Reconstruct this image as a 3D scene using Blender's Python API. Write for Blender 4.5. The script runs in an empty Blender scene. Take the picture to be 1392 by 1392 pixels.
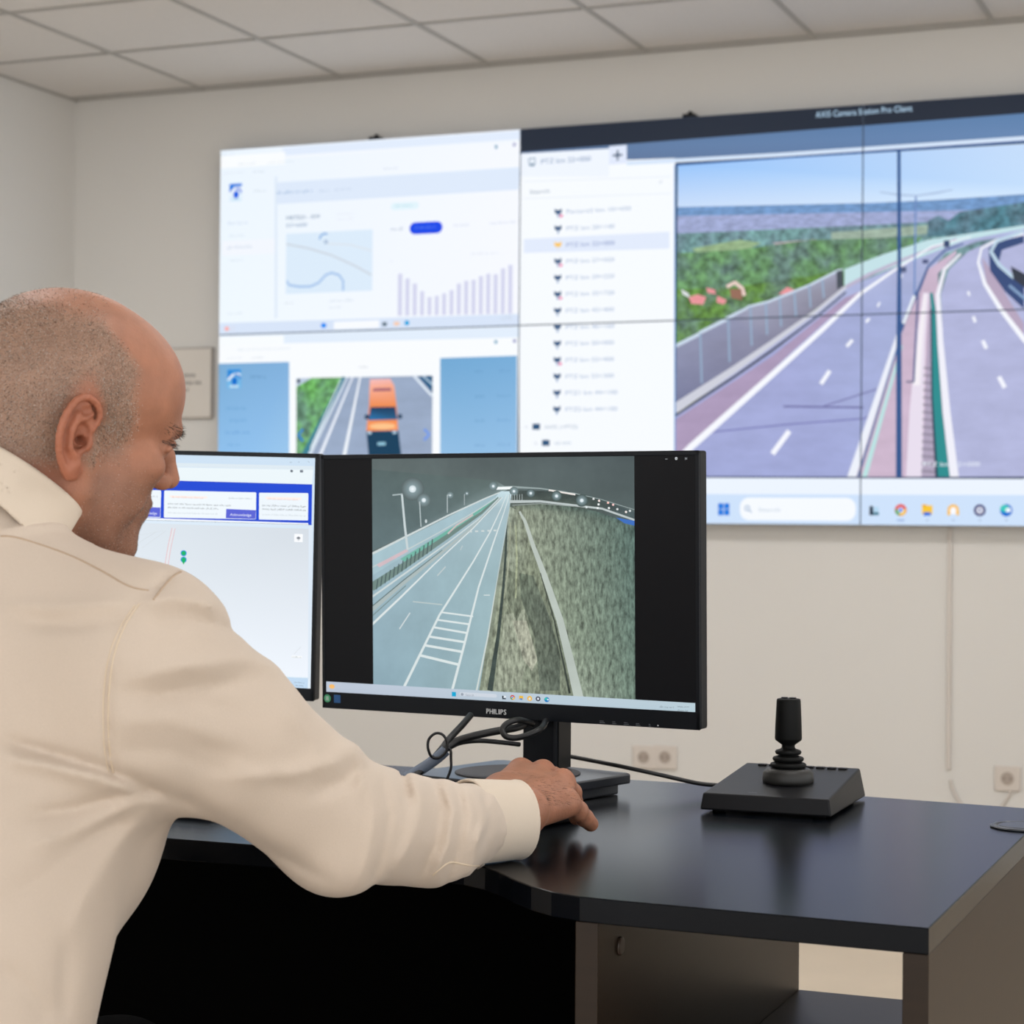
import bpy, bmesh, math, random
import numpy as np
from mathutils import Vector, Matrix
from mathutils.geometry import tessellate_polygon
from mathutils.bvhtree import BVHTree
random.seed(7); rng = np.random.default_rng(7)
SC = bpy.context.scene
COL = SC.collection
R_ = math.radians

# ------------------------------------------------------------------ camera
FPX, YAW, PITCH, ROLL, CAMH = 2757.2, .387202, .00567923, .00817839, 1.09
cD = np.array([-math.sin(YAW)*math.cos(PITCH), math.cos(YAW)*math.cos(PITCH), math.sin(PITCH)])
cR = np.array([math.cos(YAW), math.sin(YAW), 0.0]); cU = np.cross(cR, cD)
cR, cU = math.cos(ROLL)*cR+math.sin(ROLL)*cU, -math.sin(ROLL)*cR+math.cos(ROLL)*cU
cC = np.array([0, 0, CAMH])
def ray(x, y): return cD+cR*(x-696)/FPX-cU*(y-696)/FPX
def atd(x, y, d): return cC+ray(x, y)*d                   # photo point at a distance
def atz(x, y, z): r = ray(x, y); return cC+r*(z-CAMH)/r[2]
def aty(x, y, Y): r = ray(x, y); return cC+r*Y/r[1]
def proj(P):
    q = np.asarray(P, float)-cC; d = q@cD
    return 696+FPX*(q@cR)/d, 696-FPX*(q@cU)/d, d
cam = bpy.data.cameras.new('camera'); camo = bpy.data.objects.new('camera', cam); COL.objects.link(camo)
M = Matrix.Identity(4)
for i in range(3): M[i][0], M[i][1], M[i][2], M[i][3] = cR[i], cU[i], -cD[i], cC[i]
camo.matrix_world = M
cam.sensor_width = 36; cam.lens = 36*FPX/1392; cam.clip_start = .05; cam.clip_end = 60
cam.dof.use_dof = True; cam.dof.focus_distance = 2.2; cam.dof.aperture_fstop = 10.5
SC.camera = camo
SC.view_settings.view_transform = 'Standard'; SC.view_settings.look = 'None'
SC.view_settings.gamma = 1; SC.view_settings.use_curve_mapping = False
SC.view_settings.exposure = 0

# ------------------------------------------------------------------ materials
def lin(c):
    return tuple((v/255/12.92 if v/255 <= .04045 else ((v/255+.055)/1.055)**2.4) for v in c)
def mat(name, col, rough=.5, metal=0, spec=.5, noise=None, bump=None, sheen=0, sss=0, coat=0, srgb=True):
    """procedural principled material; noise=(scale, amount, stretch), bump=(scale, strength)"""
    m = bpy.data.materials.new(name); m.use_nodes = True
    nt = m.node_tree; b = nt.nodes['Principled BSDF']
    c = lin(col) if srgb else col
    b.inputs['Base Color'].default_value = (*c, 1)
    b.inputs['Roughness'].default_value = rough; b.inputs['Metallic'].default_value = metal
    b.inputs['Specular IOR Level'].default_value = spec
    b.inputs['Sheen Weight'].default_value = sheen
    b.inputs['Coat Weight'].default_value = coat
    if sss:
        b.inputs['Subsurface Weight'].default_value = sss; b.inputs['Subsurface Radius'].default_value = (1, .35, .2)
        b.inputs['Subsurface Scale'].default_value = .006
    tc = nt.nodes.new('ShaderNodeTexCoord')
    if noise:
        mp = nt.nodes.new('ShaderNodeMapping'); nt.links.new(tc.outputs['Object'], mp.inputs[0])
        mp.inputs['Scale'].default_value = noise[2] if len(noise) > 2 else (1, 1, 1)
        n = nt.nodes.new('ShaderNodeTexNoise'); n.inputs['Scale'].default_value = noise[0]; n.inputs['Detail'].default_value = 5
        nt.links.new(mp.outputs[0], n.inputs['Vector'])
        mr = nt.nodes.new('ShaderNodeMapRange'); mr.inputs['To Min'].default_value = 1-noise[1]; mr.inputs['To Max'].default_value = 1+noise[1]
        mr.inputs['From Min'].default_value = .3; mr.inputs['From Max'].default_value = .7
        nt.links.new(n.outputs['Fac'], mr.inputs['Value'])
        mx = nt.nodes.new('ShaderNodeVectorMath'); mx.operation = 'SCALE'; mx.inputs[0].default_value = c
        nt.links.new(mr.outputs[0], mx.inputs['Scale']); nt.links.new(mx.outputs[0], b.inputs['Base Color'])
    if bump:
        n = nt.nodes.new('ShaderNodeTexNoise'); n.inputs['Scale'].default_value = bump[0]; n.inputs['Detail'].default_value = 4
        nt.links.new(tc.outputs['Object'], n.inputs['Vector'])
        bp = nt.nodes.new('ShaderNodeBump'); bp.inputs['Strength'].default_value = bump[1]; bp.inputs['Distance'].default_value = .001
        nt.links.new(n.outputs['Fac'], bp.inputs['Height']); nt.links.new(bp.outputs[0], b.inputs['Normal'])
    return m
def screen_mat(name, scale=0, lo=1, hi=1, detail=6, stretch=(1, 1, 1), strength=1.0, rough=.35, contrast=(.35, .65), hue=None):
    """a lit display: emission from the picture's own colours, optionally with the grain of leaves, grass or asphalt"""
    m = bpy.data.materials.new(name); m.use_nodes = True; nt = m.node_tree; b = nt.nodes['Principled BSDF']
    b.inputs['Base Color'].default_value = (.005, .005, .006, 1); b.inputs['Roughness'].default_value = rough
    b.inputs['Specular IOR Level'].default_value = .12
    a = nt.nodes.new('ShaderNodeAttribute'); a.attribute_name = 'Col'
    out = a.outputs['Color']
    if hue:
        tc0 = nt.nodes.new('ShaderNodeTexCoord'); n0 = nt.nodes.new('ShaderNodeTexNoise'); n0.inputs['Scale'].default_value = scale*.28; n0.inputs['Detail'].default_value = 4
        nt.links.new(tc0.outputs['Object'], n0.inputs['Vector'])
        mr0 = nt.nodes.new('ShaderNodeMapRange'); mr0.inputs['From Min'].default_value = .42; mr0.inputs['From Max'].default_value = .62; mr0.inputs['To Max'].default_value = .6
        nt.links.new(n0.outputs['Fac'], mr0.inputs['Value'])
        mx0 = nt.nodes.new('ShaderNodeMix'); mx0.data_type = 'RGBA'; nt.links.new(mr0.outputs[0], mx0.inputs[0]); nt.links.new(out, mx0.inputs[6]); mx0.inputs[7].default_value = (*lin(hue), 1); out = mx0.outputs[2]
    if scale:
        tc = nt.nodes.new('ShaderNodeTexCoord'); mp = nt.nodes.new('ShaderNodeMapping'); mp.inputs['Scale'].default_value = stretch
        nt.links.new(tc.outputs['Object'], mp.inputs[0])
        n = nt.nodes.new('ShaderNodeTexNoise'); n.inputs['Scale'].default_value = scale; n.inputs['Detail'].default_value = detail
        n.inputs['Roughness'].default_value = .65
        nt.links.new(mp.outputs[0], n.inputs['Vector'])
        mr = nt.nodes.new('ShaderNodeMapRange'); mr.inputs['From Min'].default_value = contrast[0]; mr.inputs['From Max'].default_value = contrast[1]
        mr.inputs['To Min'].default_value = lo; mr.inputs['To Max'].default_value = hi
        nt.links.new(n.outputs['Fac'], mr.inputs['Value'])
        vm = nt.nodes.new('ShaderNodeVectorMath'); vm.operation = 'SCALE'
        nt.links.new(out, vm.inputs[0]); nt.links.new(mr.outputs[0], vm.inputs['Scale']); out = vm.outputs[0]
    nt.links.new(out, b.inputs['Emission Color']); b.inputs['Emission Strength'].default_value = strength
    return m

# ------------------------------------------------------------------ objects
def tag(o, label=None, cat=None, group=None, kind=None):
    if label: o['label'] = label
    if cat: o['category'] = cat
    if group: o['group'] = group
    if kind: o['kind'] = kind
    return o
def empty(name, loc=(0, 0, 0), rz=0):
    o = bpy.data.objects.new(name, None); COL.objects.link(o); o.location = loc; o.rotation_euler = (0, 0, rz)
    o.empty_display_size = .05
    return o
class MB:
    """collects shapes in local coordinates of the parent"""
    def __init__(s): s.bm = bmesh.new(); s.smooth = False
    def box(s, lo, hi, bev=0, seg=2, rot=None, origin=None):
        c = [(a+b)/2 for a, b in zip(lo, hi)]; d = [abs(b-a) for a, b in zip(lo, hi)]
        t = bmesh.new(); bmesh.ops.create_cube(t, size=1)
        bmesh.ops.scale(t, vec=d, verts=t.verts)
        if bev: bmesh.ops.bevel(t, geom=t.edges[:], offset=min(bev, min(d)*.49), segments=seg, profile=.5, affect='EDGES')
        bmesh.ops.translate(t, vec=c, verts=t.verts)
        if rot is not None:
            o = Vector(origin or c); bmesh.ops.rotate(t, cent=o, matrix=rot.to_3x3(), verts=t.verts)
        s.merge(t); return s
    def merge(s, t, smooth=False):
        me = bpy.data.meshes.new('t'); 
        if smooth:
            for f in t.faces: f.smooth = True
        t.to_mesh(me); s.bm.from_mesh(me); bpy.data.meshes.remove(me); t.free()
    def prism(s, pts, z0, z1, bev=0, axis=2):
        t = bmesh.new(); vs = [t.verts.new((*p, z0)) for p in pts]; f = t.faces.new(vs)
        r = bmesh.ops.extrude_face_region(t, geom=[f]); bmesh.ops.translate(t, vec=(0, 0, z1-z0), verts=[v for v in r['geom'] if isinstance(v, bmesh.types.BMVert)])
        bmesh.ops.recalc_face_normals(t, faces=t.faces)
        if bev:
            ed = [e for e in t.edges if abs(e.verts[0].co.z-e.verts[1].co.z) < 1e-6]
            bmesh.ops.bevel(t, geom=ed, offset=bev, segments=2, profile=.5, affect='EDGES')
        if axis == 1: bmesh.ops.rotate(t, cent=(0, 0, 0), matrix=Matrix.Rotation(R_(90), 3, 'X'), verts=t.verts)
        s.merge(t); return s
    def lathe(s, prof, n=48, c=(0, 0, 0), axis='Z', cap=True):
        t = bmesh.new(); rings = []
        for r, z in prof:
            rings.append([t.verts.new((r*math.cos(2*math.pi*i/n), r*math.sin(2*math.pi*i/n), z)) for i in range(n)])
        for a, b in zip(rings, rings[1:]):
            for i in range(n): t.faces.new((a[i], a[(i+1) % n], b[(i+1) % n], b[i])).smooth = True
        if cap: t.faces.new(rings[0][::-1]); t.faces.new(rings[-1])
        bmesh.ops.recalc_face_normals(t, faces=t.faces)
        if axis == 'Y': bmesh.ops.rotate(t, cent=(0, 0, 0), matrix=Matrix.Rotation(R_(90), 3, 'X'), verts=t.verts)
        bmesh.ops.translate(t, vec=c, verts=t.verts)
        s.merge(t); return s
    def tube(s, pts, r, n=10, sub=6, flat=None):
        P = smooth_path(pts, sub) if sub > 1 else [Vector(p) for p in pts]
        m = len(P); t = bmesh.new(); rings = []; up = None
        for i, p in enumerate(P):
            tg = (P[min(i+1, m-1)]-P[max(i-1, 0)]).normalized()
            if up is None: up = Vector((0, 0, 1)) if abs(tg.z) < .9 else Vector((1, 0, 0))
            a = up-tg*up.dot(tg)
            if a.length < 1e-6: a = tg.orthogonal()
            a.normalize(); b = tg.cross(a); up = a
            rr = r(i/(m-1)) if callable(r) else r
            rings.append([t.verts.new(p+a*math.cos(2*math.pi*k/n)*rr+b*math.sin(2*math.pi*k/n)*rr) for k in range(n)])
        for A, B in zip(rings, rings[1:]):
            for k in range(n): t.faces.new((A[k], A[(k+1) % n], B[(k+1) % n], B[k])).smooth = True
        t.faces.new(rings[0][::-1]); t.faces.new(rings[-1])
        bmesh.ops.recalc_face_normals(t, faces=t.faces)
        s.merge(t); return s
    def build(s, name, m, parent=None, label=None, loc=None):
        me = bpy.data.meshes.new(name); s.bm.to_mesh(me); s.bm.free()
        o = bpy.data.objects.new(name, me); COL.objects.link(o)
        for x in (m if isinstance(m, (list, tuple)) else [m]): me.materials.append(x)
        if parent is not None: o.parent = parent
        if loc is not None: o.location = loc
        if label: o['label'] = label
        return o
def smooth_path(pts, sub):
    P = [Vector(p) for p in pts]; out = []
    for i in range(len(P)-1):
        p0 = P[max(i-1, 0)]; p1 = P[i]; p2 = P[i+1]; p3 = P[min(i+2, len(P)-1)]
        for k in range(sub):
            t = k/sub
            out.append(.5*((2*p1)+(p2-p0)*t+(2*p0-5*p1+4*p2-p3)*t*t+(3*p1-p0-3*p2+p3)*t**3))
    out.append(P[-1]); return out
def mesh_obj(name, V, F, mats, parent=None, smooth=True, mi=None):
    me = bpy.data.meshes.new(name)
    V = np.asarray(V, np.float32); F = np.asarray(F, np.int32)
    k = F.shape[1]
    me.vertices.add(len(V)); me.vertices.foreach_set('co', V.ravel())
    me.loops.add(F.size); me.loops.foreach_set('vertex_index', F.ravel())
    me.polygons.add(len(F)); me.polygons.foreach_set('loop_start', np.arange(0, F.size, k, dtype=np.int32))
    me.polygons.foreach_set('loop_total', np.full(len(F), k, np.int32))
    if mi is not None: me.polygons.foreach_set('material_index', np.asarray(mi, np.int32))
    me.polygons.foreach_set('use_smooth', np.full(len(F), smooth))
    me.update(calc_edges=True); me.validate()
    for m in (mats if isinstance(mats, (list, tuple)) else [mats]): me.materials.append(m)
    o = bpy.data.objects.new(name, me); COL.objects.link(o)
    if parent is not None: o.parent = parent
    return o

# ------------------------------------------------------------------ the room
YW, XL, ZC = 6.5, -4.455, 2.68
XR, YB = 2.6, -2.6
m_wall = mat('wall_paint', (213, 211, 207), .9, noise=(1.2, .015), bump=(90, .05))
m_ceil = mat('ceiling_tile', (216, 213, 210), .95, noise=(160, .03), bump=(300, .25))
m_grid = mat('ceiling_grid_metal', (172, 170, 166), .5)
m_floor = mat('floor_vinyl', (196, 180, 158), .4, noise=(4, .05), bump=(60, .05))
m_trim = mat('trim_paint', (222, 218, 210), .6)
def struct(name, mb, m): return tag(mb.build(name, m), kind='structure')
struct('floor', MB().box((XL, YB, -.1), (XR, YW, 0)), m_floor)
struct('wall_back', MB().box((XL-.1, YW, -.1), (XR+.1, YW+.1, ZC+.1)), m_wall)
struct('wall_left', MB().box((XL-.1, YB, -.1), (XL, YW, ZC+.1)), m_wall)
wb = MB(); wb.box((XR, 1.2, -.1), (XR+.1, YW, .85)); wb.box((XR, 1.2, 2.45), (XR+.1, YW, ZC+.1)); wb.box((XR, 1.2, .85), (XR+.1, 1.5, 2.45)); wb.box((XR, 5.9, .85), (XR+.1, YW, 2.45))
struct('wall_right', wb, m_wall)
fw = MB()
for y in (1.5, 2.95, 4.4, 5.85): fw.box((XR+.02, y, .85), (XR+.08, y+.05, 2.45), .004)
for z in (.85, 2.4): fw.box((XR+.02, 1.5, z), (XR+.08, 5.9, z+.05), .004)
struct('window_1', fw, m_trim)  # unseen window, added to bring more light onto the upper walls
# suspended ceiling: inset tiles and a T grid
TX = [XL+.573*i for i in range(0, 13)]; TY = [5.87-.575*i for i in range(-1, 15)]
lights = [(-3.595, 4.433), (-2.449, 4.433), (-1.303, 4.433), (-.157, 4.433), (-3.595, 2.133), (-1.876, 2.133), (-.157, 2.133)]
mb = MB(); mb.box((XL, YB, ZC+.004), (XR, YW, ZC+.1))
struct('ceiling', mb, m_ceil)
mb = MB()
for x in TX[1:]: mb.box((x-.008, YB, ZC-.001), (x+.008, YW, ZC+.003), .0)
for y in TY:
    if y < YW-.05: mb.box((XL, y-.008, ZC-.0012), (XR, y+.008, ZC+.0028))
mb.box((XL, YW-.02, ZC-.002), (XR, YW, ZC+.011)); mb.box((XL, YB, ZC-.002), (XL+.018, YW, ZC+.011))
struct('trim_1', mb, m_grid)
mb = MB(); mb.box((XL, YW-.014, 0), (XR, YW, .07), .003); struct('baseboard_back', mb, m_trim)
mb = MB(); mb.box((XL, YB, 0), (XL+.014, YW-.015, .07), .003); struct('baseboard_left', mb, m_trim)
# light panels added to the ceiling out of view to brighten the room
m_led = bpy.data.materials.new('led_diffuser'); m_led.use_nodes = True
b_ = m_led.node_tree.nodes['Principled BSDF']; b_.inputs['Emission Color'].default_value = (1, .99, .985, 1); b_.inputs['Emission Strength'].default_value = 13
m_white = mat('white_plastic', (226, 224, 219), .45)
for i, (x, y) in enumerate(lights):
    e = empty('ceiling_light', (x, y, ZC)); tag(e, 'square flush white LED panel set in the ceiling grid', 'ceiling light', 'LED panels in the ceiling behind the camera')
    MB().box((-.28, -.28, -.014), (.28, .28, -.0015), .002).build('frame', m_white, e)
    MB().box((-.26, -.26, -.017), (.26, .26, -.0141)).build('diffuser', m_led, e)
# daylight from the open camera side of the room
W = bpy.data.worlds.new('world'); SC.world = W; W.use_nodes = True
bg = W.node_tree.nodes['Background']; bg.inputs['Color'].default_value = (1.0, 1.0, 1.0, 1); bg.inputs['Strength'].default_value = 2.1
# ------------------------------------------------------------------ pictures on displays
_font = {}
def text_tris(s, size=1.0):
    """triangles of a line of lettering, baseline at the origin"""
    if s not in _font:
        c = bpy.data.curves.new('lettering', 'FONT'); c.body = s; c.size = 1; c.resolution_u = 3
        o = bpy.data.objects.new('lettering', c); me = o.to_mesh(); me.calc_loop_triangles()
        _font[s] = [[(me.vertices[i].co.x, me.vertices[i].co.y) for i in t.vertices] for t in me.loop_triangles]
        o.to_mesh_clear(); bpy.data.objects.remove(o); bpy.data.curves.remove(c)
    return [[(x*size, y*size) for x, y in t] for t in _font[s]]
MATS = {}
def clip_poly(P, lo, hi):
    """P: list of (u,v,r,g,b); clip to the rectangle lo..hi"""
    for ax, lim, sg in ((0, lo[0], 1), (0, hi[0], -1), (1, lo[1], 1), (1, hi[1], -1)):
        out = []
        for i in range(len(P)):
            a, b = P[i], P[(i+1) % len(P)]; da, db = (a[ax]-lim)*sg, (b[ax]-lim)*sg
            if da >= 0: out.append(a)
            if (da >= 0) != (db >= 0):
                t = da/(da-db); out.append(tuple(x+(y-x)*t for x, y in zip(a, b)))
        P = out
        if len(P) < 3: return []
    return P
class Picture:
    """flat picture on a display plane: o + u*ux + v*uv, stacked in hair-thin layers towards the viewer"""
    def __init__(s, o, ux, uv, step=2.5e-5):
        s.o, s.ux, s.uv = map(lambda a: np.array(a, float), (o, ux, uv)); s.n = np.cross(s.ux, s.uv); s.step = step
        s.items = []; s.boxes = []; s.map = lambda x, y: (x, y); s.clipbox = None
    def uv_(s, p):
        x, y = s.map(*p); r = ray(x, y); t = ((s.o-cC)@s.n)/(r@s.n); q = cC+r*t-s.o
        return (q@s.ux, q@s.uv)
    def add(s, tris, m='screen_flat'):
        us = [p[0] for t in tris for p in t]; vs = [p[1] for t in tris for p in t]
        if not us: return
        bx = (min(us), min(vs), max(us), max(vs)); L = 0
        for b, l in s.boxes:
            if b[0] < bx[2] and b[2] > bx[0] and b[1] < bx[3] and b[3] > bx[1] and l >= L: L = l+1
        s.boxes.append((bx, L)); s.items.append((tris, m, L))
    def poly(s, pts, col, m='screen_flat', uvs=False):
        P = [p if uvs else s.uv_(p) for p in pts]
        cs = [lin(c) for c in col] if isinstance(col[0], (list, tuple)) else [lin(col)]*len(P)
        tr = tessellate_polygon([[Vector((*p, 0)) for p in P]])
        tris = [[(*P[i], *cs[i]) for i in t] for t in tr]
        if s.clipbox: tris = [q for q in (clip_poly(t, s.clipbox[:2], s.clipbox[2:]) for t in tris) if q]
        s.add(tris, m)
    def rect(s, a, b, col, m='screen_flat', rnd=0):
        (u0, v0), (u1, v1) = s.uv_(a), s.uv_(b)
        u0, u1 = min(u0, u1), max(u0, u1); v0, v1 = min(v0, v1), max(v0, v1)
        if rnd:
            r = min(rnd, (u1-u0)/2, (v1-v0)/2); P = []
            for cx, cy, a0 in ((u1-r, v1-r, 0), (u0+r, v1-r, 90), (u0+r, v0+r, 180), (u1-r, v0+r, 270)):
                P += [(cx+r*math.cos(R_(a0+k*18)), cy+r*math.sin(R_(a0+k*18))) for k in range(6)]
        else: P = [(u0, v1), (u1, v1), (u1, v0), (u0, v0)]
        if isinstance(col[0], (list, tuple)) and rnd: col = col[0]
        s.poly(P, col, m, True)
    def line(s, pts, w, col, m='screen_flat'):
        ws = w if isinstance(w, (list, tuple)) else [w]*len(pts)
        P = [Vector(s.uv_(p)) for p in pts]
        k = (Vector(s.uv_((pts[0][0]+1, pts[0][1])))-P[0]).length
        Lf, Rt = [], []
        for i, p in enumerate(P):
            d = P[min(i+1, len(P)-1)]-P[max(i-1, 0)]; d.normalize(); n = Vector((-d.y, d.x))*ws[i]*k/2
            Lf.append(tuple(p+n)); Rt.append(tuple(p-n))
        c = lin(col); tris = []
        for i in range(len(P)-1):
            q = [(*Lf[i], *c), (*Lf[i+1], *c), (*Rt[i+1], *c), (*Rt[i], *c)]
            if s.clipbox: q = clip_poly(q, s.clipbox[:2], s.clipbox[2:])
            if q: tris.append(q)
        s.add(tris, m)
    def ell(s, c, rx, ry, col, n=20, inner=None, m='screen_flat'):
        cu = s.uv_(c); ru = abs(s.uv_((c[0]+rx, c[1]))[0]-cu[0]); rv = abs(s.uv_((c[0], c[1]-ry))[1]-cu[1])
        P = [(cu[0]+ru*math.cos(2*math.pi*i/n), cu[1]+rv*math.sin(2*math.pi*i/n)) for i in range(n)]
        if inner is None: s.poly(P, col, m, True)
        else:
            a, b = lin(inner), lin(col)
            s.add([[(*cu, *a), (*P[i], *b), (*P[(i+1) % n], *b)] for i in range(n)], m)
    def text(s, p, h, t, col, width=None):
        """h: letter height, p: left end of the baseline, width: length in the photograph"""
        u, v = s.uv_(p); T = text_tris(t); k = (Vector(s.uv_((p[0], p[1]-h)))-Vector((u, v))).length/.7
        kx = k
        if width: kx = abs(s.uv_((p[0]+width, p[1]))[0]-u)/max(.01, max(q[0] for tr in T for q in tr))
        c = lin(col); s.add([[(u+x*kx, v+y*k, *c) for x, y in tr] for tr in T])
    def scrib(s, p, w, h, col, seed=0):
        """an illegible line of small print: word-like runs of short strokes"""
        r = random.Random(seed+int(p[0]*7+p[1]*13)); u, v = s.uv_(p); W_ = abs(s.uv_((p[0]+w, p[1]))[0]-u); H_ = abs(s.uv_((p[0], p[1]-h))[1]-v)
        c = lin(col); tris = []; x = 0; cw = H_*.55
        while x < W_-cw:
            for k in range(r.randint(3, 7)):
                if x > W_-cw: break
                t = r.choice((.62, .62, .62, 1)); a, b = u+x, u+x+cw*.72; y0, y1 = v+H_*r.choice((0, 0, .1)), v+H_*t
                st = cw*.26
                tris.append([(a, y0, *c), (a+st, y0, *c), (a+st, y1, *c), (a, y1, *c)])
                if r.random() < .8: yy = r.choice((y0, (y0+y1)/2, v+H_*.55)); tris.append([(a+st, yy, *c), (b, yy, *c), (b, yy+st, *c), (a+st, yy+st, *c)])
                x += cw
            x += cw*.9
        s.add(tris)
    def build(s, rect, parent, name='screen', inv=None):
        """mesh of everything that falls inside rect (u0,v0,u1,v1)"""
        V, F, C, MI = [], [], [], []; names = []
        inv = inv or Matrix.Identity(4)
        for tris, m, L in s.items:
            if m not in names: names.append(m)
            off = s.n*(L+1)*s.step; mi = names.index(m)
            for t in tris:
                q = clip_poly(t, rect[:2], rect[2:])
                if len(q) < 3: continue
                i0 = len(V)
                a2 = sum(q[i][0]*q[(i+1) % len(q)][1]-q[(i+1) % len(q)][0]*q[i][1] for i in range(len(q)))
                if a2 < 0: q = q[::-1]
                for p in q:
                    V.append(tuple(inv@Vector(s.o+s.ux*p[0]+s.uv*p[1]+off))); C.append((*p[2:5], 1))
                F.append(tuple(range(i0, i0+len(q)))); MI.append(mi)
        me = bpy.data.meshes.new(name); me.from_pydata(V, [], F)
        ca = me.color_attributes.new('Col', 'FLOAT_COLOR', 'POINT'); ca.data.foreach_set('color', np.array(C, np.float32).ravel())
        for n in names: me.materials.append(MATS[n])
        me.polygons.foreach_set('material_index', MI); me.update()
        o = bpy.data.objects.new(name, me); COL.objects.link(o); o.parent = parent
        return o
MATS['screen_flat'] = screen_mat('screen_flat')
MATS['wall_flat'] = screen_mat('wall_flat', strength=1.0)
MATS['wall_foliage'] = screen_mat('wall_foliage', 38, .42, 1.6, 9, strength=1.1, hue=(96, 112, 128))
MATS['wall_town'] = screen_mat('wall_town', 30, .75, 1.25, 5, (1, 1, 3))
MATS['wall_road'] = screen_mat('wall_road', 6, .93, 1.06, 5, (1, 1, 3), strength=1.05)
MATS['night_grass'] = screen_mat('night_grass', 130, .45, 1.7, 8, (1.6, 1, .6))
MATS['night_field'] = screen_mat('night_field', 60, .72, 1.3, 8, (1, 1, 1.4))
MATS['night_road'] = screen_mat('night_road', 14, .93, 1.06, 4)
MATS['night_sky'] = screen_mat('night_sky', 9, .85, 1.12, 4)

# ---------------------------------------------------------------- video wall
YV = 6.43
m_bezel = mat('display_bezel', (96, 116, 142), .35)  # blue-grey colour stands in for screen light reflected on the bezels
m_black = mat('black_plastic', (15, 15, 17), .42, spec=.2)
P = Picture((0, YV, 0), (1, 0, 0), (0, 0, 1))
P.n = np.array([0, -1.0, 0])
F_ = 'wall_flat'
vx = [aty(298.5, 300, YV)[0], aty(706.7, 300, YV)[0], aty(1172.5, 300, YV)[0]]; vx.append(vx[2]+(vx[2]-vx[1]))
vz = [aty(706.7, 175, YV)[2], aty(706.7, 442.4, YV)[2], aty(955, 712.5, YV)[2]]
def c2(x, y): return 280+x/3.1636, 170+y/3.1636
def c3(x, y): return 700+x/3.977, 130+y/3.977
def c4(x, y): return 700+x/3.977, 430+y/3.977
def c5(x, y): return 1040+x/3.9545, 120+y/3.9545
def c6(x, y): return 900+x/2.8293, 400+y/2.8293
def c7(x, y): return 170+x/3.868, 600+y/3.868
def c8(x, y): return 430+x/2.6264, 600+y/2.6264
def cA(x, y): return 290+x/4.9714, 180+y/4.9714
def cB(x, y): return 290+x/3.3143, 440+y/3.3143
def shield(P, x, y, k, a, b, c):
    """blue agency badge: bar, swoosh and drop"""
    P.rect((x, y), (x+18*k, y+25*k), b); P.rect((x+.5*k, y+1.5*k), (x+17.5*k, y+4.5*k), a)
    P.poly([(x+.5*k, y+5*k), (x+7*k, y+5*k), (x+2*k, y+14*k), (x+.5*k, y+14*k)], a)
    P.line([(x+1*k, y+15*k), (x+6*k, y+9*k), (x+13*k, y+6.5*k), (x+17*k, y+8*k)], 2.2*k, (250, 252, 255))
    P.line([(x+9*k, y+8*k), (x+14*k, y+8*k), (x+17*k, y+13*k)], 2*k, c)
    P.ell((x+9.5*k, y+16*k), 3.6*k, 5.2*k, c); P.rect((x+3*k, y+21.5*k), (x+15*k, y+24*k), (200, 228, 245))
# column 1, upper panel: dashboard
P.map = lambda x, y: (x, y)
P.poly([(vx[0]-.01, vz[1]), (vx[1], vz[1]), (vx[1], vz[0]+.01), (vx[0]-.01, vz[0]+.01)], [(240, 249, 255), (247, 249, 255), (246, 249, 255), (236, 246, 255)], F_, True)
P.map = c2
P.rect((330, 96), (1350, 62), (226, 237, 253), F_); P.rect((60, 150), (1350, 75), (243, 248, 255), F_)
P.rect((58, 135), (340, 168), (250, 253, 255), F_)
P.rect((305, 247), (1352, 250), (222, 235, 252), F_)
P.poly([(305, 247), (1345, 190), (1345, 278), (305, 340)], (222, 234, 251), F_)
P.poly([(296, 222), (306, 222), (306, 830), (296, 830)], (222, 234, 248), F_)
P.rect((70, 500), (296, 552), (243, 247, 254), F_)
P.map = cA
shield(P, 107, 342, 4.9, (25, 120, 225), (228, 242, 253), (0, 90, 225))
for x, y, w, h, c in ((172, 222, 120, 16, (205, 218, 228)), (370, 212, 190, 16, (212, 224, 230)), (70, 284, 150, 14, (215, 224, 230)), (270, 275, 80, 18, (195, 205, 215)),
    (272, 405, 95, 18, (195, 205, 212)), (430, 420, 250, 24, (120, 160, 205)), (715, 405, 75, 18, (180, 198, 225)), (820, 395, 120, 18, (185, 200, 226)),
    (100, 625, 140, 22, (190, 205, 228)), (110, 706, 115, 18, (198, 212, 222)), (95, 788, 175, 22, (178, 196, 220)), (110, 874, 95, 18, (200, 212, 222)),
    (840, 560, 110, 16, (222, 226, 234)), (840, 595, 120, 16, (226, 230, 238)), (485, 1162, 62, 20, (200, 208, 214)), (785, 1148, 180, 20, (200, 212, 226)), (785, 1192, 95, 18, (205, 214, 226)), (100, 1232, 105, 16, (205, 216, 224))):
    P.scrib((x, y), w, h, c)
P.text((492, 592), 26, 'METEO - KM', (70, 110, 150), 225); P.text((492, 642), 24, '07+600', (105, 140, 180), 140)
P.map = c2
P.rect((345, 468), (715, 712), (220, 236, 251), F_)
P.line([(345, 512), (440, 530), (540, 560), (640, 605), (712, 645)], 7, (206, 214, 224), F_); P.line([(520, 510), (620, 515), (712, 540)], 5, (222, 228, 236), F_)
P.line([(347, 670), (358, 688), (400, 695), (450, 694), (485, 678), (515, 645), (540, 635), (572, 645), (590, 670), (590, 712)], 9, (165, 196, 236), F_)
P.line([(488, 492), (494, 475), (510, 466), (522, 468)], 7, (120, 170, 225), F_); P.rect((508, 495), (524, 510), (170, 190, 215), F_)
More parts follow.
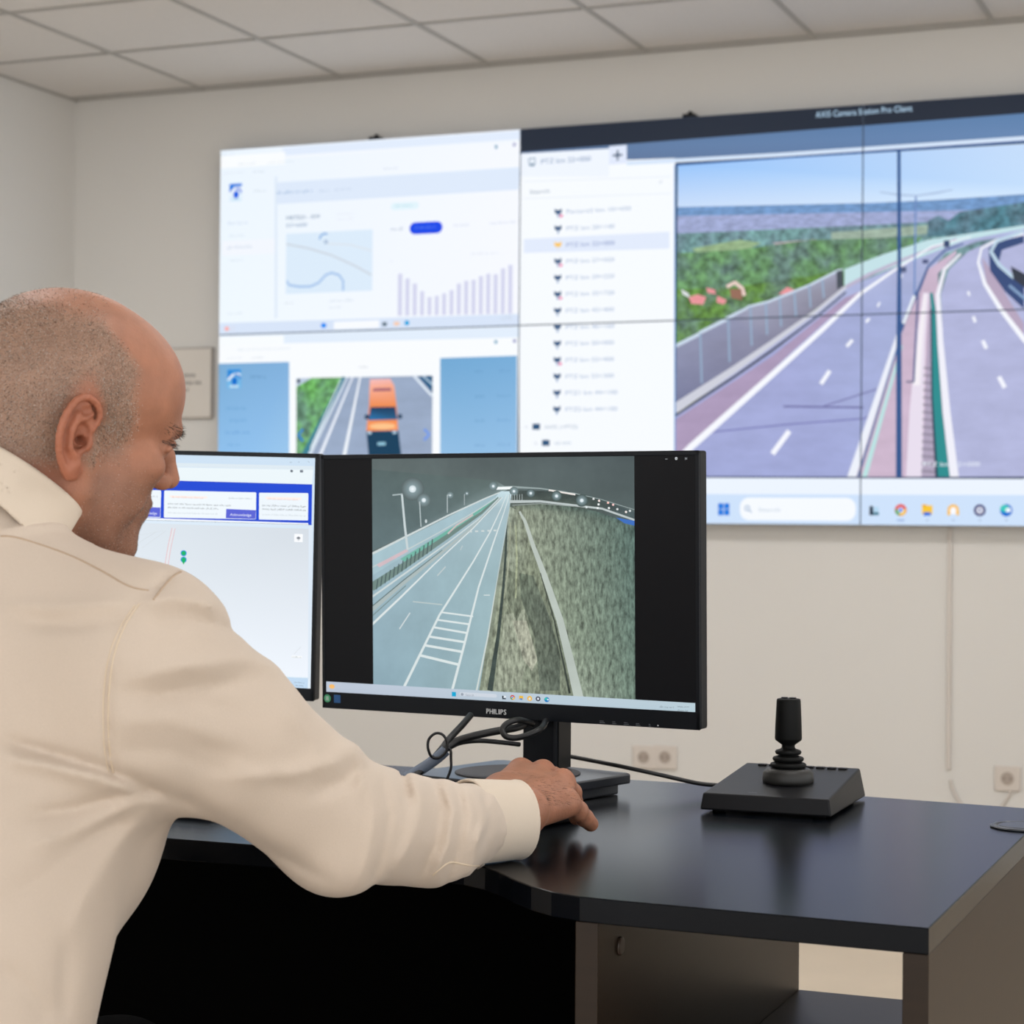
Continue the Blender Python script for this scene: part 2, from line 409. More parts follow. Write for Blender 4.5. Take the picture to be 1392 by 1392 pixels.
P.rect((795, 336), (915, 360), (226, 244, 252), F_, .012); P.scrib((815, 353), 75, 10, (150, 205, 222))
P.scrib((795, 455), 60, 14, (150, 165, 190)); P.rect((876, 420), (1017, 464), (10, 70, 232), F_, .04); P.scrib((900, 446), 90, 11, (110, 150, 245))
P.scrib((1065, 437), 72, 12, (198, 205, 226)); P.scrib((1220, 428), 115, 12, (200, 208, 228)); P.scrib((1140, 560), 120, 12, (215, 220, 230))
P.scrib((765, 193), 65, 11, (195, 205, 220)); P.scrib((340, 392), 0.1, 1, (0, 0, 0))
for i, t in enumerate((640, 660, 682, 715, 740, 735, 724, 710, 682, 670, 666, 650, 640, 642, 617, 602)):
    x = 826+31.6*i; P.rect((x, t), (x+17, 820-i*.6), (212, 214, 238), F_)
P.scrib((790, 590), 14, 9, (215, 220, 228))
P.poly([(57, 852), (1350, 812), (1350, 862), (57, 902)], (216, 229, 249), F_); P.poly([(550, 846), (745, 839), (745, 872), (550, 878)], (248, 251, 255), F_)
P.ell((90, 876), 9, 9, (255, 170, 160)); P.scrib((105, 872), 25, 8, (225, 210, 220)); P.scrib((105, 884), 25, 8, (225, 210, 220))
P.ell((506, 862), 12, 11, (30, 140, 245)); P.rect((758, 848), (778, 864), (95, 115, 130)); P.rect((808, 846), (832, 862), (245, 205, 180)); P.ell((864, 851), 11, 11, (40, 165, 225)); P.scrib((1270, 828), 55, 8, (185, 195, 210)); P.scrib((1270, 840), 55, 8, (195, 205, 218))
P.ell((1248, 94), 6, 9, (110, 160, 190)); P.ell((1326, 84), 6, 8, (140, 140, 190)); P.scrib((70, 132), 55, 10, (215, 225, 238))
# column 1, lower panel: picture viewer over the dimmed dashboard
P.map = lambda x, y: (x, y)
P.poly([(vx[0]-.01, vz[2]), (vx[1], vz[2]), (vx[1], vz[1]), (vx[0]-.01, vz[1])], (249, 252, 255), F_, True)
P.map = cB
P.poly([(20, 52), (1375, 12), (1375, 62), (20, 96)], (226, 238, 252), F_); P.poly([(20, 60), (318, 52), (318, 90), (20, 98)], (248, 252, 255), F_)
P.poly([(22, 180), (342, 172), (342, 900), (22, 900)], [(122, 172, 214), (128, 176, 220), (170, 214, 250), (155, 205, 250)], F_)
P.poly([(1022, 155), (1368, 144), (1368, 900), (1022, 900)], [(112, 168, 212), (118, 172, 216), (165, 205, 240), (165, 205, 240)], F_)
shield(P, 62, 203, 3.5, (20, 130, 215), (110, 182, 232), (0, 110, 205))
for x, y, w, h, c in ((165, 246, 78, 13, (70, 120, 170)), (58, 388, 95, 13, (85, 145, 200)), (75, 442, 75, 13, (88, 148, 205)), (55, 497, 120, 13, (88, 145, 210)), (60, 552, 65, 13, (95, 155, 212)),
    (1180, 220, 42, 12, (85, 135, 185)), (1285, 218, 60, 12, (95, 145, 195)), (1180, 332, 44, 12, (85, 135, 185)), (1280, 330, 62, 12, (90, 140, 190)), (1180, 442, 44, 12, (85, 135, 185)), (1280, 440, 62, 12, (95, 145, 200)), (1180, 552, 44, 12, (85, 135, 190)), (1280, 550, 62, 12, (100, 150, 200)),
    (655, 200, 45, 11, (165, 175, 185)), (110, 122, 240, 10, (200, 214, 224)), (60, 160, 75, 10, (215, 222, 228)), (170, 158, 60, 10, (190, 200, 210))):
    P.scrib((x, y), w, h, c)
P.ell((1273, 82), 7, 9, (110, 165, 195)); P.ell((1357, 78), 7, 8, (130, 135, 190))
P.poly([(374, 246), (988, 234), (984, 900), (374, 900)], (150, 166, 192), 'wall_road')
P.poly([(374, 246), (595, 241), (380, 620), (374, 700)], (104, 170, 92), 'wall_foliage')
P.poly([(374, 246), (445, 244), (374, 285)], (190, 205, 225), F_); P.ell((384, 258), 8, 10, (40, 60, 80))
P.line([(590, 240), (395, 620)], [14, 26], (62, 128, 150), F_); P.line([(603, 240), (420, 620)], [6, 16], (215, 228, 240), F_); P.line([(575, 250), (440, 560)], [4, 8], (220, 232, 240), F_)
P.line([(628, 240), (470, 620)], [6, 14], (240, 246, 255), F_); P.line([(662, 240), (585, 620)], [7, 16], (245, 250, 255), F_)
P.line([(905, 236), (985, 325)], 9, (232, 242, 252), F_); P.poly([(922, 236), (988, 234), (988, 312)], (38, 92, 132), F_); P.line([(945, 236), (988, 275)], 6, (190, 215, 235), F_)
P.poly([(706, 250), (798, 248), (815, 280), (826, 372), (832, 480), (690, 484), (702, 372), (704, 285)], [(245, 190, 190), (243, 185, 185), (247, 170, 140), (238, 140, 80), (250, 150, 90), (250, 150, 90), (240, 140, 80), (250, 175, 150)], F_)
P.poly([(722, 292), (798, 290), (804, 302), (718, 304)], (150, 88, 112), F_); P.poly([(708, 376), (820, 374), (829, 432), (700, 436)], [(22, 58, 92), (20, 50, 85), (36, 96, 140), (40, 120, 180)], F_)
P.ell((762, 462), 60, 14, (252, 196, 140)); P.rect((682, 410), (702, 430), (30, 62, 92), F_); P.rect((832, 408), (850, 428), (30, 62, 92), F_)
P.poly([(690, 484), (834, 482), (850, 620), (702, 620)], (14, 62, 92), F_); P.rect((740, 534), (776, 548), (150, 200, 220), F_); P.ell((704, 492), 10, 6, (190, 220, 240)); P.ell((816, 490), 10, 6, (190, 220, 240))
P.line([(404, 475), (383, 502), (404, 530)], 10, (20, 120, 215), F_); P.line([(950, 475), (973, 498), (950, 525)], 10, (105, 150, 240), F_)
# columns 2 and 3: camera client
P.map = lambda x, y: (x, y)
P.poly([(vx[1], vz[2]), (vx[3], vz[2]), (vx[3], vz[0]+.01), (vx[1], vz[0]+.01)], (34, 42, 56), F_, True)
P.poly([(706, 207), (1392, 154), (1700, 130), (1700, 168), (1392, 190), (706, 232)], [(96, 122, 160), (92, 128, 172), (92, 128, 172), (102, 138, 184), (102, 138, 184), (92, 112, 148)], F_)
P.poly([(706, 223), (918, 215), (918, 720), (706, 720)], (247, 251, 255), F_)
P.poly([(706, 209), (828, 202), (828, 240), (706, 240)], (240, 246, 255), F_); P.poly([(828, 199), (852, 197), (852, 222), (828, 224)], (226, 234, 252), F_)
P.line([(833, 211.5), (846, 210.5)], 2.4, (40, 70, 100)); P.line([(839.5, 204), (839.5, 218)], 2.4, (40, 70, 100))
P.line([(852, 222), (918, 218.5), (1060, 210.5), (1392, 188), (1700, 166)], 5, (214, 230, 250), F_)
P.line([(719, 216), (727.5, 215), (727.5, 222), (719, 223), (719, 216)], 1.6, (120, 150, 175)); P.line([(720, 225), (727, 224.5)], 2, (80, 120, 150))
P.text((735, 223), 6.5, 'PTZ km 22+000', (110, 140, 180), 68); P.text((720, 263.5), 5, 'Search', (120, 140, 165), 27); P.scrib((896, 250), 6, 5, (190, 200, 210))
P.line([(712, 247), (912, 240)], 1.2, (234, 240, 246)); P.line([(712, 270), (912, 263)], 1.2, (234, 240, 246))
P.poly([(712, 325), (910, 315), (910, 338), (712, 344)], (226, 235, 252), F_)
names = ['Parcare2 km 10+430', 'PTZ km 20+140', 'PTZ km 22+000', 'PTZ km 27+020', 'PTZ km 29+220', 'PTZ km 35+720', 'PTZ km 42+400', 'PTZ km 46+160', 'PTZ km 50+000', 'PTZ km 52+400', 'PTZ km 53+300', 'PTZ1 km 44+100', 'PTZ2 km 44+100']
for i, t in enumerate(names):
    y = 288.5+22.35*i; x = 758.8-i*.15; c = (42, 82, 125) if i != 2 else (252, 200, 90)
    P.poly([(x-5, y-4.5), (x, y-2.5), (x+5, y-5), (x+4.5, y+1), (x+1, y+3), (x-1, y+3), (x-4.5, y+1)], c)
    P.line([(x, y+2), (x, y+7)], 2, (100, 140, 185) if i != 2 else (225, 225, 230))
    if i in (0, 3, 5, 9): P.ell((x+4, y+5), 2.6, 2.2, (238, 140, 180))
    b = (i == 2); yb = y+3.2-(1.2 if i == 0 else .6)
    P.text((769.5-i*.12, yb), 5.6, t, (120, 140, 195) if b else (158, 178, 210), 88 if i == 0 else (71 if i > 10 else 66))
P.rect((724, 576), (734, 584), (40, 82, 122)); P.rect((737, 598), (747, 606), (40, 82, 122)); P.text((740, 583), 5, 'AXIS (+PTZ)', (165, 180, 200), 45); P.scrib((754, 604.5), 24, 5, (140, 165, 195))
P.scrib((714, 582), 5, 4, (150, 160, 175)); P.scrib((727, 604), 5, 4, (150, 160, 175))
P.text((1109, 160), 8.2, 'AXIS Camera Station Pro Client', (190, 222, 248), 131)
# motorway picture
u0, v0 = P.uv_((918, 648.5)); u1 = vx[3]; v1 = P.uv_((918, 224.5))[1]
P.clipbox = (u0, v0, u1, v1)
P.poly([(917, 223), (1392, 190), (1700, 170), (1700, 268), (1392, 272), (917, 289)], [(150, 196, 250), (196, 220, 250), (196, 220, 250), (215, 234, 252), (214, 234, 254), (206, 224, 250)], F_)
P.poly([(900, 700), (900, 282), (1040, 279), (1180, 276), (1270, 272), (1420, 262), (1700, 250), (1700, 700)], (112, 150, 198), 'wall_town')
P.poly([(900, 700), (900, 294), (1100, 290), (1392, 284), (1700, 280), (1700, 700)], (158, 168, 208), 'wall_town')
P.poly([(900, 700), (900, 318), (1000, 314), (1180, 306), (1300, 300), (1700, 290), (1700, 700)], (110, 150, 150), 'wall_foliage')
P.poly([(940, 338), (1005, 326), (1035, 330), (1010, 343), (950, 346)], (148, 176, 134), 'wall_town'); P.poly([(1130, 316), (1262, 306), (1262, 318), (1130, 330)], (156, 176, 160), 'wall_town'); P.poly([(1050, 330), (1110, 325), (1105, 332), (1060, 337)], (200, 185, 190), 'wall_town')
P.poly([(900, 700), (900, 345), (1000, 340), (1100, 326), (1255, 322), (1230, 345), (1150, 372), (1150, 700)], (96, 138, 92), 'wall_foliage')
P.poly([(900, 700), (900, 395), (1000, 390), (1080, 378), (1145, 368), (1145, 700)], (92, 132, 62), 'wall_foliage')
P.poly([(1260, 322), (1262, 300), (1275, 293), (1290, 300), (1305, 288), (1392, 275), (1700, 260), (1700, 310), (1392, 306), (1300, 320)], (72, 118, 132), 'wall_foliage')
for q in ([(936, 404), (948, 400), (960, 404), (956, 414), (940, 413)], [(960, 391), (972, 394), (973, 400), (962, 398)], [(975, 402), (988, 408), (984, 414), (974, 411)], [(1058, 400), (1070, 390), (1080, 394), (1078, 400)]): P.poly(q, (232, 150, 155), F_)
P.line([(988, 390), (999, 384), (1009, 392), (1012, 402)], 5, (235, 208, 200), F_); P.poly([(992, 393), (1008, 393), (1009, 408), (994, 405)], (150, 108, 90), F_); P.poly([(926, 393), (936, 399), (938, 405), (928, 400)], (225, 228, 232), F_)
fen_t = [(917, 471), (951, 454), (952, 452), (986, 435), (988, 433), (1015, 419), (1017, 417), (1045, 410), (1100, 388), (1139, 368), (1146, 367)]
P.poly(fen_t+[(1147, 392), (1050, 463), (917, 553)], [(140, 144, 172)]*5+[(156, 158, 180)]*6+[(136, 134, 150), (132, 132, 156), (116, 120, 152)], 'wall_road')
P.line(fen_t, [4.5]*5+[3]*6, (205, 220, 238), F_)
for x, a, b in ((952, 453, 521), (990, 434, 492), (1020, 417, 470), (1041, 412, 455), (1060, 405, 444), (1080, 397, 430), (1100, 388, 418), (1118, 380, 405)): P.line([(x, a), (x+2, b)], 2.6, (148, 172, 200), F_)
P.poly([(1137, 369), (1146, 367), (1147, 388), (1138, 394)], (70, 78, 88), F_)
P.poly([(1148, 366), (1200, 346), (1262, 326), (1392, 306), (1700, 296), (1700, 306), (1392, 314), (1300, 332), (1148, 388)], (196, 226, 232), F_)
P.poly([(917, 560), (1050, 470), (1148, 392), (1230, 358), (1310, 327), (1392, 311), (1700, 300), (1700, 330), (1392, 318), (1330, 328), (1285, 344), (1262, 372), (1245, 405), (1226, 460), (1160, 660), (917, 660)], [(160, 166, 210)]*2+[(168, 176, 214)]*10+[(162, 172, 212)]*2+[(158, 166, 212)]*2, 'wall_road')
P.poly([(917, 571), (1050, 484), (1148, 405), (1170, 396), (1080, 475), (939, 608), (917, 628)], (168, 150, 182), 'wall_road')
P.line([(917, 565), (1000, 511), (1050, 476), (1110, 431), (1150, 397)], [3.5, 3, 3, 2, 2], (62, 66, 72), F_)
P.line([(917, 556), (1000, 501), (1050, 466), (1110, 423), (1150, 390), (1200, 366)], [13, 9, 7, 5, 4, 2], (206, 208, 220), F_)
P.line([(1150, 390), (1180, 374), (1230, 352), (1300, 325)], [5, 5, 4, 3], (188, 180, 205), F_); P.line([(900, 648), (939, 608), (1040, 518), (1120, 446), (1168.6, 400), (1217, 366.5), (1267, 335), (1320, 322)], [10, 9, 7.5, 6, 4.5, 3, 2, 1.2], (246, 248, 255), F_)
for a, b, w in (((1050, 617), (1073, 586), 7), ((1116, 522), (1128, 504), 5.5), ((1151, 471), (1159, 462), 4.5), ((1177, 438), (1182, 433), 3.5), ((1193, 417), (1196, 411), 2.5), ((1224, 378), (1227, 374), 2)): P.line([a, b], w, (245, 247, 255), F_)
P.line([(970, 587), (1070, 577), (1175, 569), (1190, 560)], 2, (122, 124, 182), F_); P.line([(1065, 552.5), (1174, 554)], 2.4, (108, 108, 160), F_); P.line([(1120, 552), (1192, 529)], 1.8, (118, 118, 170), F_)
P.poly([(1155, 670), (1225, 456), (1245, 398), (1262, 366), (1300, 340), (1300, 346), (1275, 372), (1276, 420), (1306, 670)], (200, 178, 200), 'wall_road')
P.line([(1154, 660), (1222, 452)], [12, 5], (236, 240, 250), F_); P.line([(1163, 660), (1224, 460)], [3, 1.5], (70, 110, 160), F_); P.line([(1172, 660), (1226, 470)], [7, 3], (186, 226, 226), F_)
P.line([(1224, 450), (1232, 430), (1240, 412), (1250, 392), (1262, 362), (1285, 340), (1310, 331)], [6, 5, 5, 4, 3, 3, 2], (70, 98, 150), F_); P.line([(1228, 440), (1243, 402)], 4, (235, 242, 250), F_)
P.line([(1242, 660), (1246, 560), (1252, 460), (1259, 398)], [22, 19, 13, 8], (232, 222, 238), F_); P.line([(1246, 524), (1252, 455), (1258, 400)], [9, 6, 3], (245, 240, 246), F_); P.line([(1242, 518), (1248, 400)], 3, (96, 104, 150), F_); P.line([(1232, 519), (1243, 519)], 2.5, (110, 110, 140), F_)
P.poly([(1252, 660), (1257, 560), (1264, 400), (1268, 400), (1272, 560), (1280, 660)], (176, 164, 188), F_)
for i in range(16): y = 500+i*10; k = (y-400)/250; P.line([(1258-6*k, y), (1268+9*k, y+2)], 2, (130, 124, 142), F_)
P.line([(1284, 660), (1275, 560), (1270, 470), (1269, 420), (1266, 398)], [17, 12, 9, 6, 4], (38, 140, 142), F_); P.line([(1274, 660), (1267, 540), (1266, 420)], [4, 2.5, 2], (40, 66, 88), F_)
P.line([(1299, 660), (1287, 560), (1279, 470), (1275, 400), (1284, 366), (1306, 345)], [12, 10, 8, 6, 4.5, 3], (240, 240, 250), F_)
P.poly([(1305, 660), (1292, 560), (1282, 460), (1279, 400), (1290, 366), (1316, 342), (1352, 326), (1392, 315), (1700, 310), (1700, 640), (1700, 660)], (174, 178, 214), 'wall_road')
P.poly([(1335, 350), (1341, 385), (1365, 428), (1392, 462), (1392, 440), (1370, 405), (1350, 370)], (182, 165, 190), F_)
P.line([(1392, 318), (1355, 326), (1334, 338), (1330, 357), (1339, 386), (1361, 421), (1392, 461), (1470, 540)], [3, 3, 3, 3.5, 5, 6, 7, 9], (246, 248, 255), F_)
P.poly([(1344, 338), (1352, 330), (1392, 320), (1392, 330), (1362, 340), (1358, 356), (1372, 372), (1392, 388), (1392, 420), (1366, 396), (1346, 368)], (52, 74, 122), F_)
P.line([(1392, 314), (1355, 328), (1347, 342), (1358, 360), (1374, 374), (1400, 392)], [5, 5, 5, 5, 5, 5], (190, 214, 232), F_); P.poly([(1374, 362), (1400, 376), (1400, 396), (1378, 380)], (50, 56, 70), F_); P.line([(1372, 388), (1400, 412)], 4, (130, 160, 196), F_)
for a, b, w in (((1313, 475), (1319, 461), 4), ((1336, 468), (1340, 460), 4)): pass
for a, b, w in (((1358, 512), (1366, 527), 6), ((1336, 463), (1341, 474), 5), ((1323, 430), (1326, 438), 4), ((1316, 396), (1318, 402), 3)): P.line([a, b], w, (244, 246, 255), F_)
P.poly([(1402, 392), (1700, 380), (1700, 700), (1560, 650), (1480, 560), (1402, 478)], (92, 130, 80), 'wall_foliage'); P.rect((1283, 327), (1291, 336), (50, 70, 110), F_); P.rect((1254, 353), (1262, 358), (70, 80, 120), F_); P.rect((1225, 363), (1232, 370), (80, 90, 125), F_)
P.line([(1245, 266), (1243, 400)], 2.4, (110, 140, 195), F_); P.line([(1196, 261), (1222, 265), (1247, 266), (1275, 262), (1295, 258)], [1.5, 2.5, 2, 2.5, 1.5], (168, 190, 222), F_)
P.line([(1222, 204), (1222.5, 360), (1222, 480), (1222, 660)], [4.6, 5, 7, 8], (44, 84, 140), F_)
P.scrib((1255, 634), 20, 7, (236, 240, 250)); P.text((1254, 634), 6, 'PTZ km 22+000', (236, 242, 252), 78)
P.clipbox = None
P.line([(706, 236), (706.5, 236.5)], 1, (220, 230, 250))
P.line([(918, 224.5), (1060, 215), (1392, 192), (1700, 170)], 1.6, (20, 90, 170), F_); P.line([(917.6, 224), (917.6, 648)], 1.8, (110, 160, 220), F_)
P.poly([(706, 647), (1392, 650), (1700, 652), (1700, 730), (706, 730)], (236, 244, 255), F_); P.line([(706, 647.5), (1392, 650)], 2, (66, 76, 110), F_)
P.poly([(706, 671), (1392, 673), (1700, 674), (1700, 730), (706, 730)], (206, 226, 251), F_)
P.map = c6
P.rect((300, 782), (745, 872), (246, 250, 255), F_, .03)
for dx in (0, 1):
    for dy in (0, 1): P.rect((216+dx*23, 804+dy*24), (236+dx*23, 826+dy*24), (10, 118, 222))
P.ell((328, 823), 11, 11, (150, 175, 205)); P.ell((328, 823), 7, 7, (240, 246, 255)); P.line([(336, 831), (345, 840)], 4, (150, 175, 205)); P.text((370, 836), 15, 'Search', (195, 208, 222), 84)
P.rect((798, 815), (812, 850), (20, 40, 60)); P.rect((812, 838), (834, 850), (60, 120, 140)); P.rect((813, 818), (833, 836), (180, 215, 240))
P.ell((918, 830), 23, 23, (226, 72, 70)); P.poly([(896, 826), (918, 830), (912, 852), (900, 844)], (52, 168, 90)); P.poly([(918, 830), (940, 826), (934, 846), (914, 853)], (250, 205, 60)); P.ell((918, 830), 11, 11, (250, 252, 255)); P.ell((918, 830), 8, 8, (66, 133, 244))
P.rect((1000, 812), (1040, 846), (250, 200, 50)); P.rect((1006, 838), (1034, 852), (40, 110, 220)); P.rect((1000, 808), (1018, 818), (240, 180, 40))
P.ell((1120, 830), 22, 22, (250, 190, 60)); P.ell((1120, 834), 13, 16, (250, 250, 255)); P.rect((1096, 846), (1144, 856), (206, 226, 251)); P.rect((1098, 830), (1108, 850), (250, 190, 40)); P.rect((1132, 830), (1142, 850), (250, 190, 40))
P.ell((1222, 831), 23, 23, (48, 44, 110)); P.ell((1222, 831), 13, 13, (240, 244, 255)); P.poly([(1218, 823), (1230, 831), (1218, 839)], (60, 60, 130))
P.ell((1324, 831), 24, 24, (18, 110, 210)); P.ell((1318, 824), 18, 14, (60, 200, 190)); P.ell((1332, 830), 11, 9, (240, 250, 255))
P.rect((904, 867), (932, 871), (90, 130, 200)); 
for x in (1020, 1120, 1222, 1324): P.rect((x-5, 867), (x+5, 871), (150, 170, 200))
# physical panels
panels = [(0, 0, 'upper left panel of the video wall showing a white dashboard with a bar chart'), (0, 1, 'lower left panel of the video wall showing an orange van on a road'),
          (1, 0, 'upper middle panel of the video wall with a white camera list and motorway sky'), (1, 1, 'lower middle panel of the video wall above the monitor, with the search taskbar'),
          (2, 0, 'upper right panel of the video wall with lamp post and bending motorway'), (2, 1, 'lower right panel of the video wall with road median and taskbar icons')]
for ci, ri, lab in panels:
    cx, cz = (vx[ci]+vx[ci+1])/2, (vz[ri]+vz[ri+1])/2; w, h = (vx[ci+1]-vx[ci])/2-.0006, abs(vz[ri]-vz[ri+1])/2-.0006
    e = empty('display_panel', (cx, YV, cz)); tag(e, lab, 'display panel', 'panels of the video wall')
    MB().box((-w, .0005, -h), (w, YW-YV-.0003, h), .002).build('housing', m_bezel, e)
    e_inv = Matrix.Translation((-cx, -YV, -cz)); g = .0015
    P.build((cx-w+g, cz-h+g, cx+w-g, cz+h-g), e, 'screen', e_inv)
for (px, py), who in (((510, 186), 'above the white dashboard panel'), ((937, 155), 'above the camera client title bar')):
    q = aty(px, py, 6.46); e = empty('wall_bracket', (q[0], 6.5, q[2]-.012)); tag(e, 'small black mounting bracket tip '+who, 'bracket', 'bracket tips on top of the video wall')
    MB().box((-.022, -.05, 0), (.022, 0, .012), .003).build('clip', m_black, e); MB().lathe([(.008, 0), (.008, .008), (.005, .011)], 16, (0, -.03, .0121)).build('screw', m_black, e)

# ---------------------------------------------------------------- wall fittings
m_sock = mat('socket_plastic', (206, 198, 190), .4); m_dark = mat('socket_recess', (166, 154, 144), .6)
q0 = aty(219, 474, YW); q1 = aty(291, 569, YW)
e = empty('wall_plaque', ((q0[0]+q1[0])/2, YW, (q0[2]+q1[2])/2)); tag(e, 'pale square plaque with three short lines of dark print beside the video wall', 'plaque')
w, h = (q1[0]-q0[0])/2, (q0[2]-q1[2])/2
m_plq = mat('plaque_plastic', (212, 206, 198), .55); m_ink = mat('plaque_print', (70, 66, 64), .7); m_edge = mat('plaque_edge', (176, 169, 162), .6)
MB().box((-w, -.016, -h), (w, -.0005, h), .004).build('frame', m_edge, e); MB().box((-w+.006, -.018, -h+.006), (w-.006, -.0161, h-.006), .002).build('face', m_plq, e)
mb = MB(); r_ = random.Random(3)
for z, wd, hh in ((.022, .098, .012), (-.006, .134, .012), (-.03, .022, .009)):     # three illegible printed lines
    x = .008-wd/2
    while x < .008+wd/2-.004:
        for k in range(r_.randint(3, 8)):
            if x > .008+wd/2-.004: break
            mb.box((x, -.0189, z), (x+.0022, -.0181, z+hh)); zz = z+hh*r_.choice((0, .42, .82)); mb.box((x+.0022, -.0189, zz), (x+.0055, -.0181, zz+.002)); x += .0075
        x += .006
mb.build('lettering', m_ink, e)
def socket(px, py, lab):
    q = aty(px, py, YW); e = empty('wall_socket', (q[0], YW, q[2])); tag(e, lab, 'socket', 'wall sockets above the floor')
    MB().box((-.04, -.01, -.04), (.04, -.0005, .04), .004).build('faceplate', m_sock, e)
    MB().lathe([(.022, -.0100), (.022, .0098), (.019, .0099), (.019, -.004)], 32, (0, 0, 0), 'Y', cap=False).build('rim', m_sock, e)
    mb = MB(); mb.lathe([(.0205, 0), (.0205, .001)], 32, (0, -.0101, 0), 'Y')
    mb.build('recess', m_dark, e)
    mb = MB()
    for s_ in (-1, 1): mb.lathe([(.0025, 0), (.0025, .0008)], 12, (s_*.0095, -.0112, 0), 'Y')
    mb.build('pin_hole', m_ink, e)
socket(876, 1029, 'round pin wall socket on the left of the pair behind the desk')
socket(905, 1029, 'round pin wall socket on the right of the pair behind the desk')
socket(1370, 1058, 'single wall socket at the right edge above the desk corner')
m_trunk = mat('cable_duct', (206, 199, 192), .6)
x0 = aty(1292, 718, YW)[0]
mb = MB(); mb.box((x0-.006, YW-.012, .32), (x0+.006, YW-.0005, vz[2]-.002), .003)
tag(mb.build('cable_trunking', m_trunk), 'thin vertical cable trunking running down the wall below the video wall', 'trunking')
mb = MB(); pts = [aty(x, y, YW-.008) for x, y in ((1292, 1060), (1296, 1075), (1306, 1092), (1322, 1110))]; mb.tube(pts, .0045)
tag(mb.build('wall_cable', m_trunk), 'pale cable curling off the bottom of the wall trunking', 'cable')
mb = MB(); pts = [aty(x, y, YW-.0045) for x, y in ((1372, 1058), (1374, 1075), (1366, 1090), (1352, 1108))]; mb.tube(pts, .004)
tag(mb.build('plug_cable', m_trunk), 'pale cable hanging from the wall socket at the right edge', 'cable')
# ------------------------------------------------------------------ desk
DZ = .75
m_lam = mat('desk_laminate', (5, 8, 14), .23, spec=.45, noise=(9, .12, (1, 14, 1)), bump=(260, .06))  # bluish base tint stands in for the blue reflected from the screens
m_lam.node_tree.nodes['Principled BSDF'].inputs['IOR'].default_value = 1.25
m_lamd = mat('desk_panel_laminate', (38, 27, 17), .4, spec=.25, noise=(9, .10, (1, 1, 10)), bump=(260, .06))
desk = empty('desk', (-.9, 2.1, 0)); tag(desk, 'black brown laminate desk with curved front edge and open shelf end unit', 'desk')
def D(x, y, z=0): return (x+.9, y-2.1, z)
out = [(-.32, 1.728), (-.45, 1.732), (-.60, 1.737), (-.64, 1.741), (-.672, 1.752), (-.70, 1.772), (-.73, 1.80), (-.757, 1.83), (-.78, 1.85), (-.81, 1.867), (-.85, 1.875), (-2.35, 1.875), (-2.35, 2.575), (-.80, 2.565), (-.32, 2.512)]
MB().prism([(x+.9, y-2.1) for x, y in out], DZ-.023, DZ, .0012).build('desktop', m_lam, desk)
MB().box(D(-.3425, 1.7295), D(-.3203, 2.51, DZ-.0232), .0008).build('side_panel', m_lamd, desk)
MB().box(D(-.6445, 1.742), D(-.6225, 2.49, DZ-.0232), .0008).build('side_panel', m_lamd, desk)
MB().box(D(-2.33, 1.90), D(-2.308, 2.55, DZ-.0232), .0008).build('side_panel', m_lamd, desk)
MB().box(D(-.6222, 1.77, .488), D(-.3428, 2.49, .51), .0008).build('shelf', m_lamd, desk)
MB().box(D(-.6222, 1.77, .06), D(-.3428, 2.49, .082), .0008).build('shelf', m_lamd, desk)
MB().box(D(-2.307, 2.40, .05), D(-.6448, 2.418, DZ-.0232), .0008)  .build('modesty_panel', mat('modesty_laminate', (3, 3, 3), .8, spec=.03), desk)  # near-black colour holds the deep shade under the desk
q = aty(843, 1286, 1.0); r = ray(843, 1286); t = -.6225/r[0]; q = cC+r*t
mb = MB(); mb.lathe([(.009, 0), (.0088, .0016), (.007, .0022)], 28, (0, 0, 0)); o = mb.build('cam_cover', mat('cam_cover_plastic', (58, 46, 38), .4), desk, 'round brown fitting cap')
o.location = D(-.6225, q[1], q[2]); o.rotation_euler = (0, R_(90), 0)
# cable grommet
g = atz(1390, 1125, DZ); e = empty('cable_grommet', (g[0], g[1], DZ)); tag(e, 'round dark cable grommet set in the desktop by the right rear corner', 'grommet')
m_grm = mat('grommet_plastic', (34, 38, 46), .3)
MB().lathe([(.036, .0002), (.036, .0018), (.034, .0026), (.028, .0026), (.0278, .0004)], 48).build('collar', m_grm, e)
MB().lathe([(.0275, .0003), (.0275, .0022), (.025, .003)], 48).build('cap', m_grm, e)

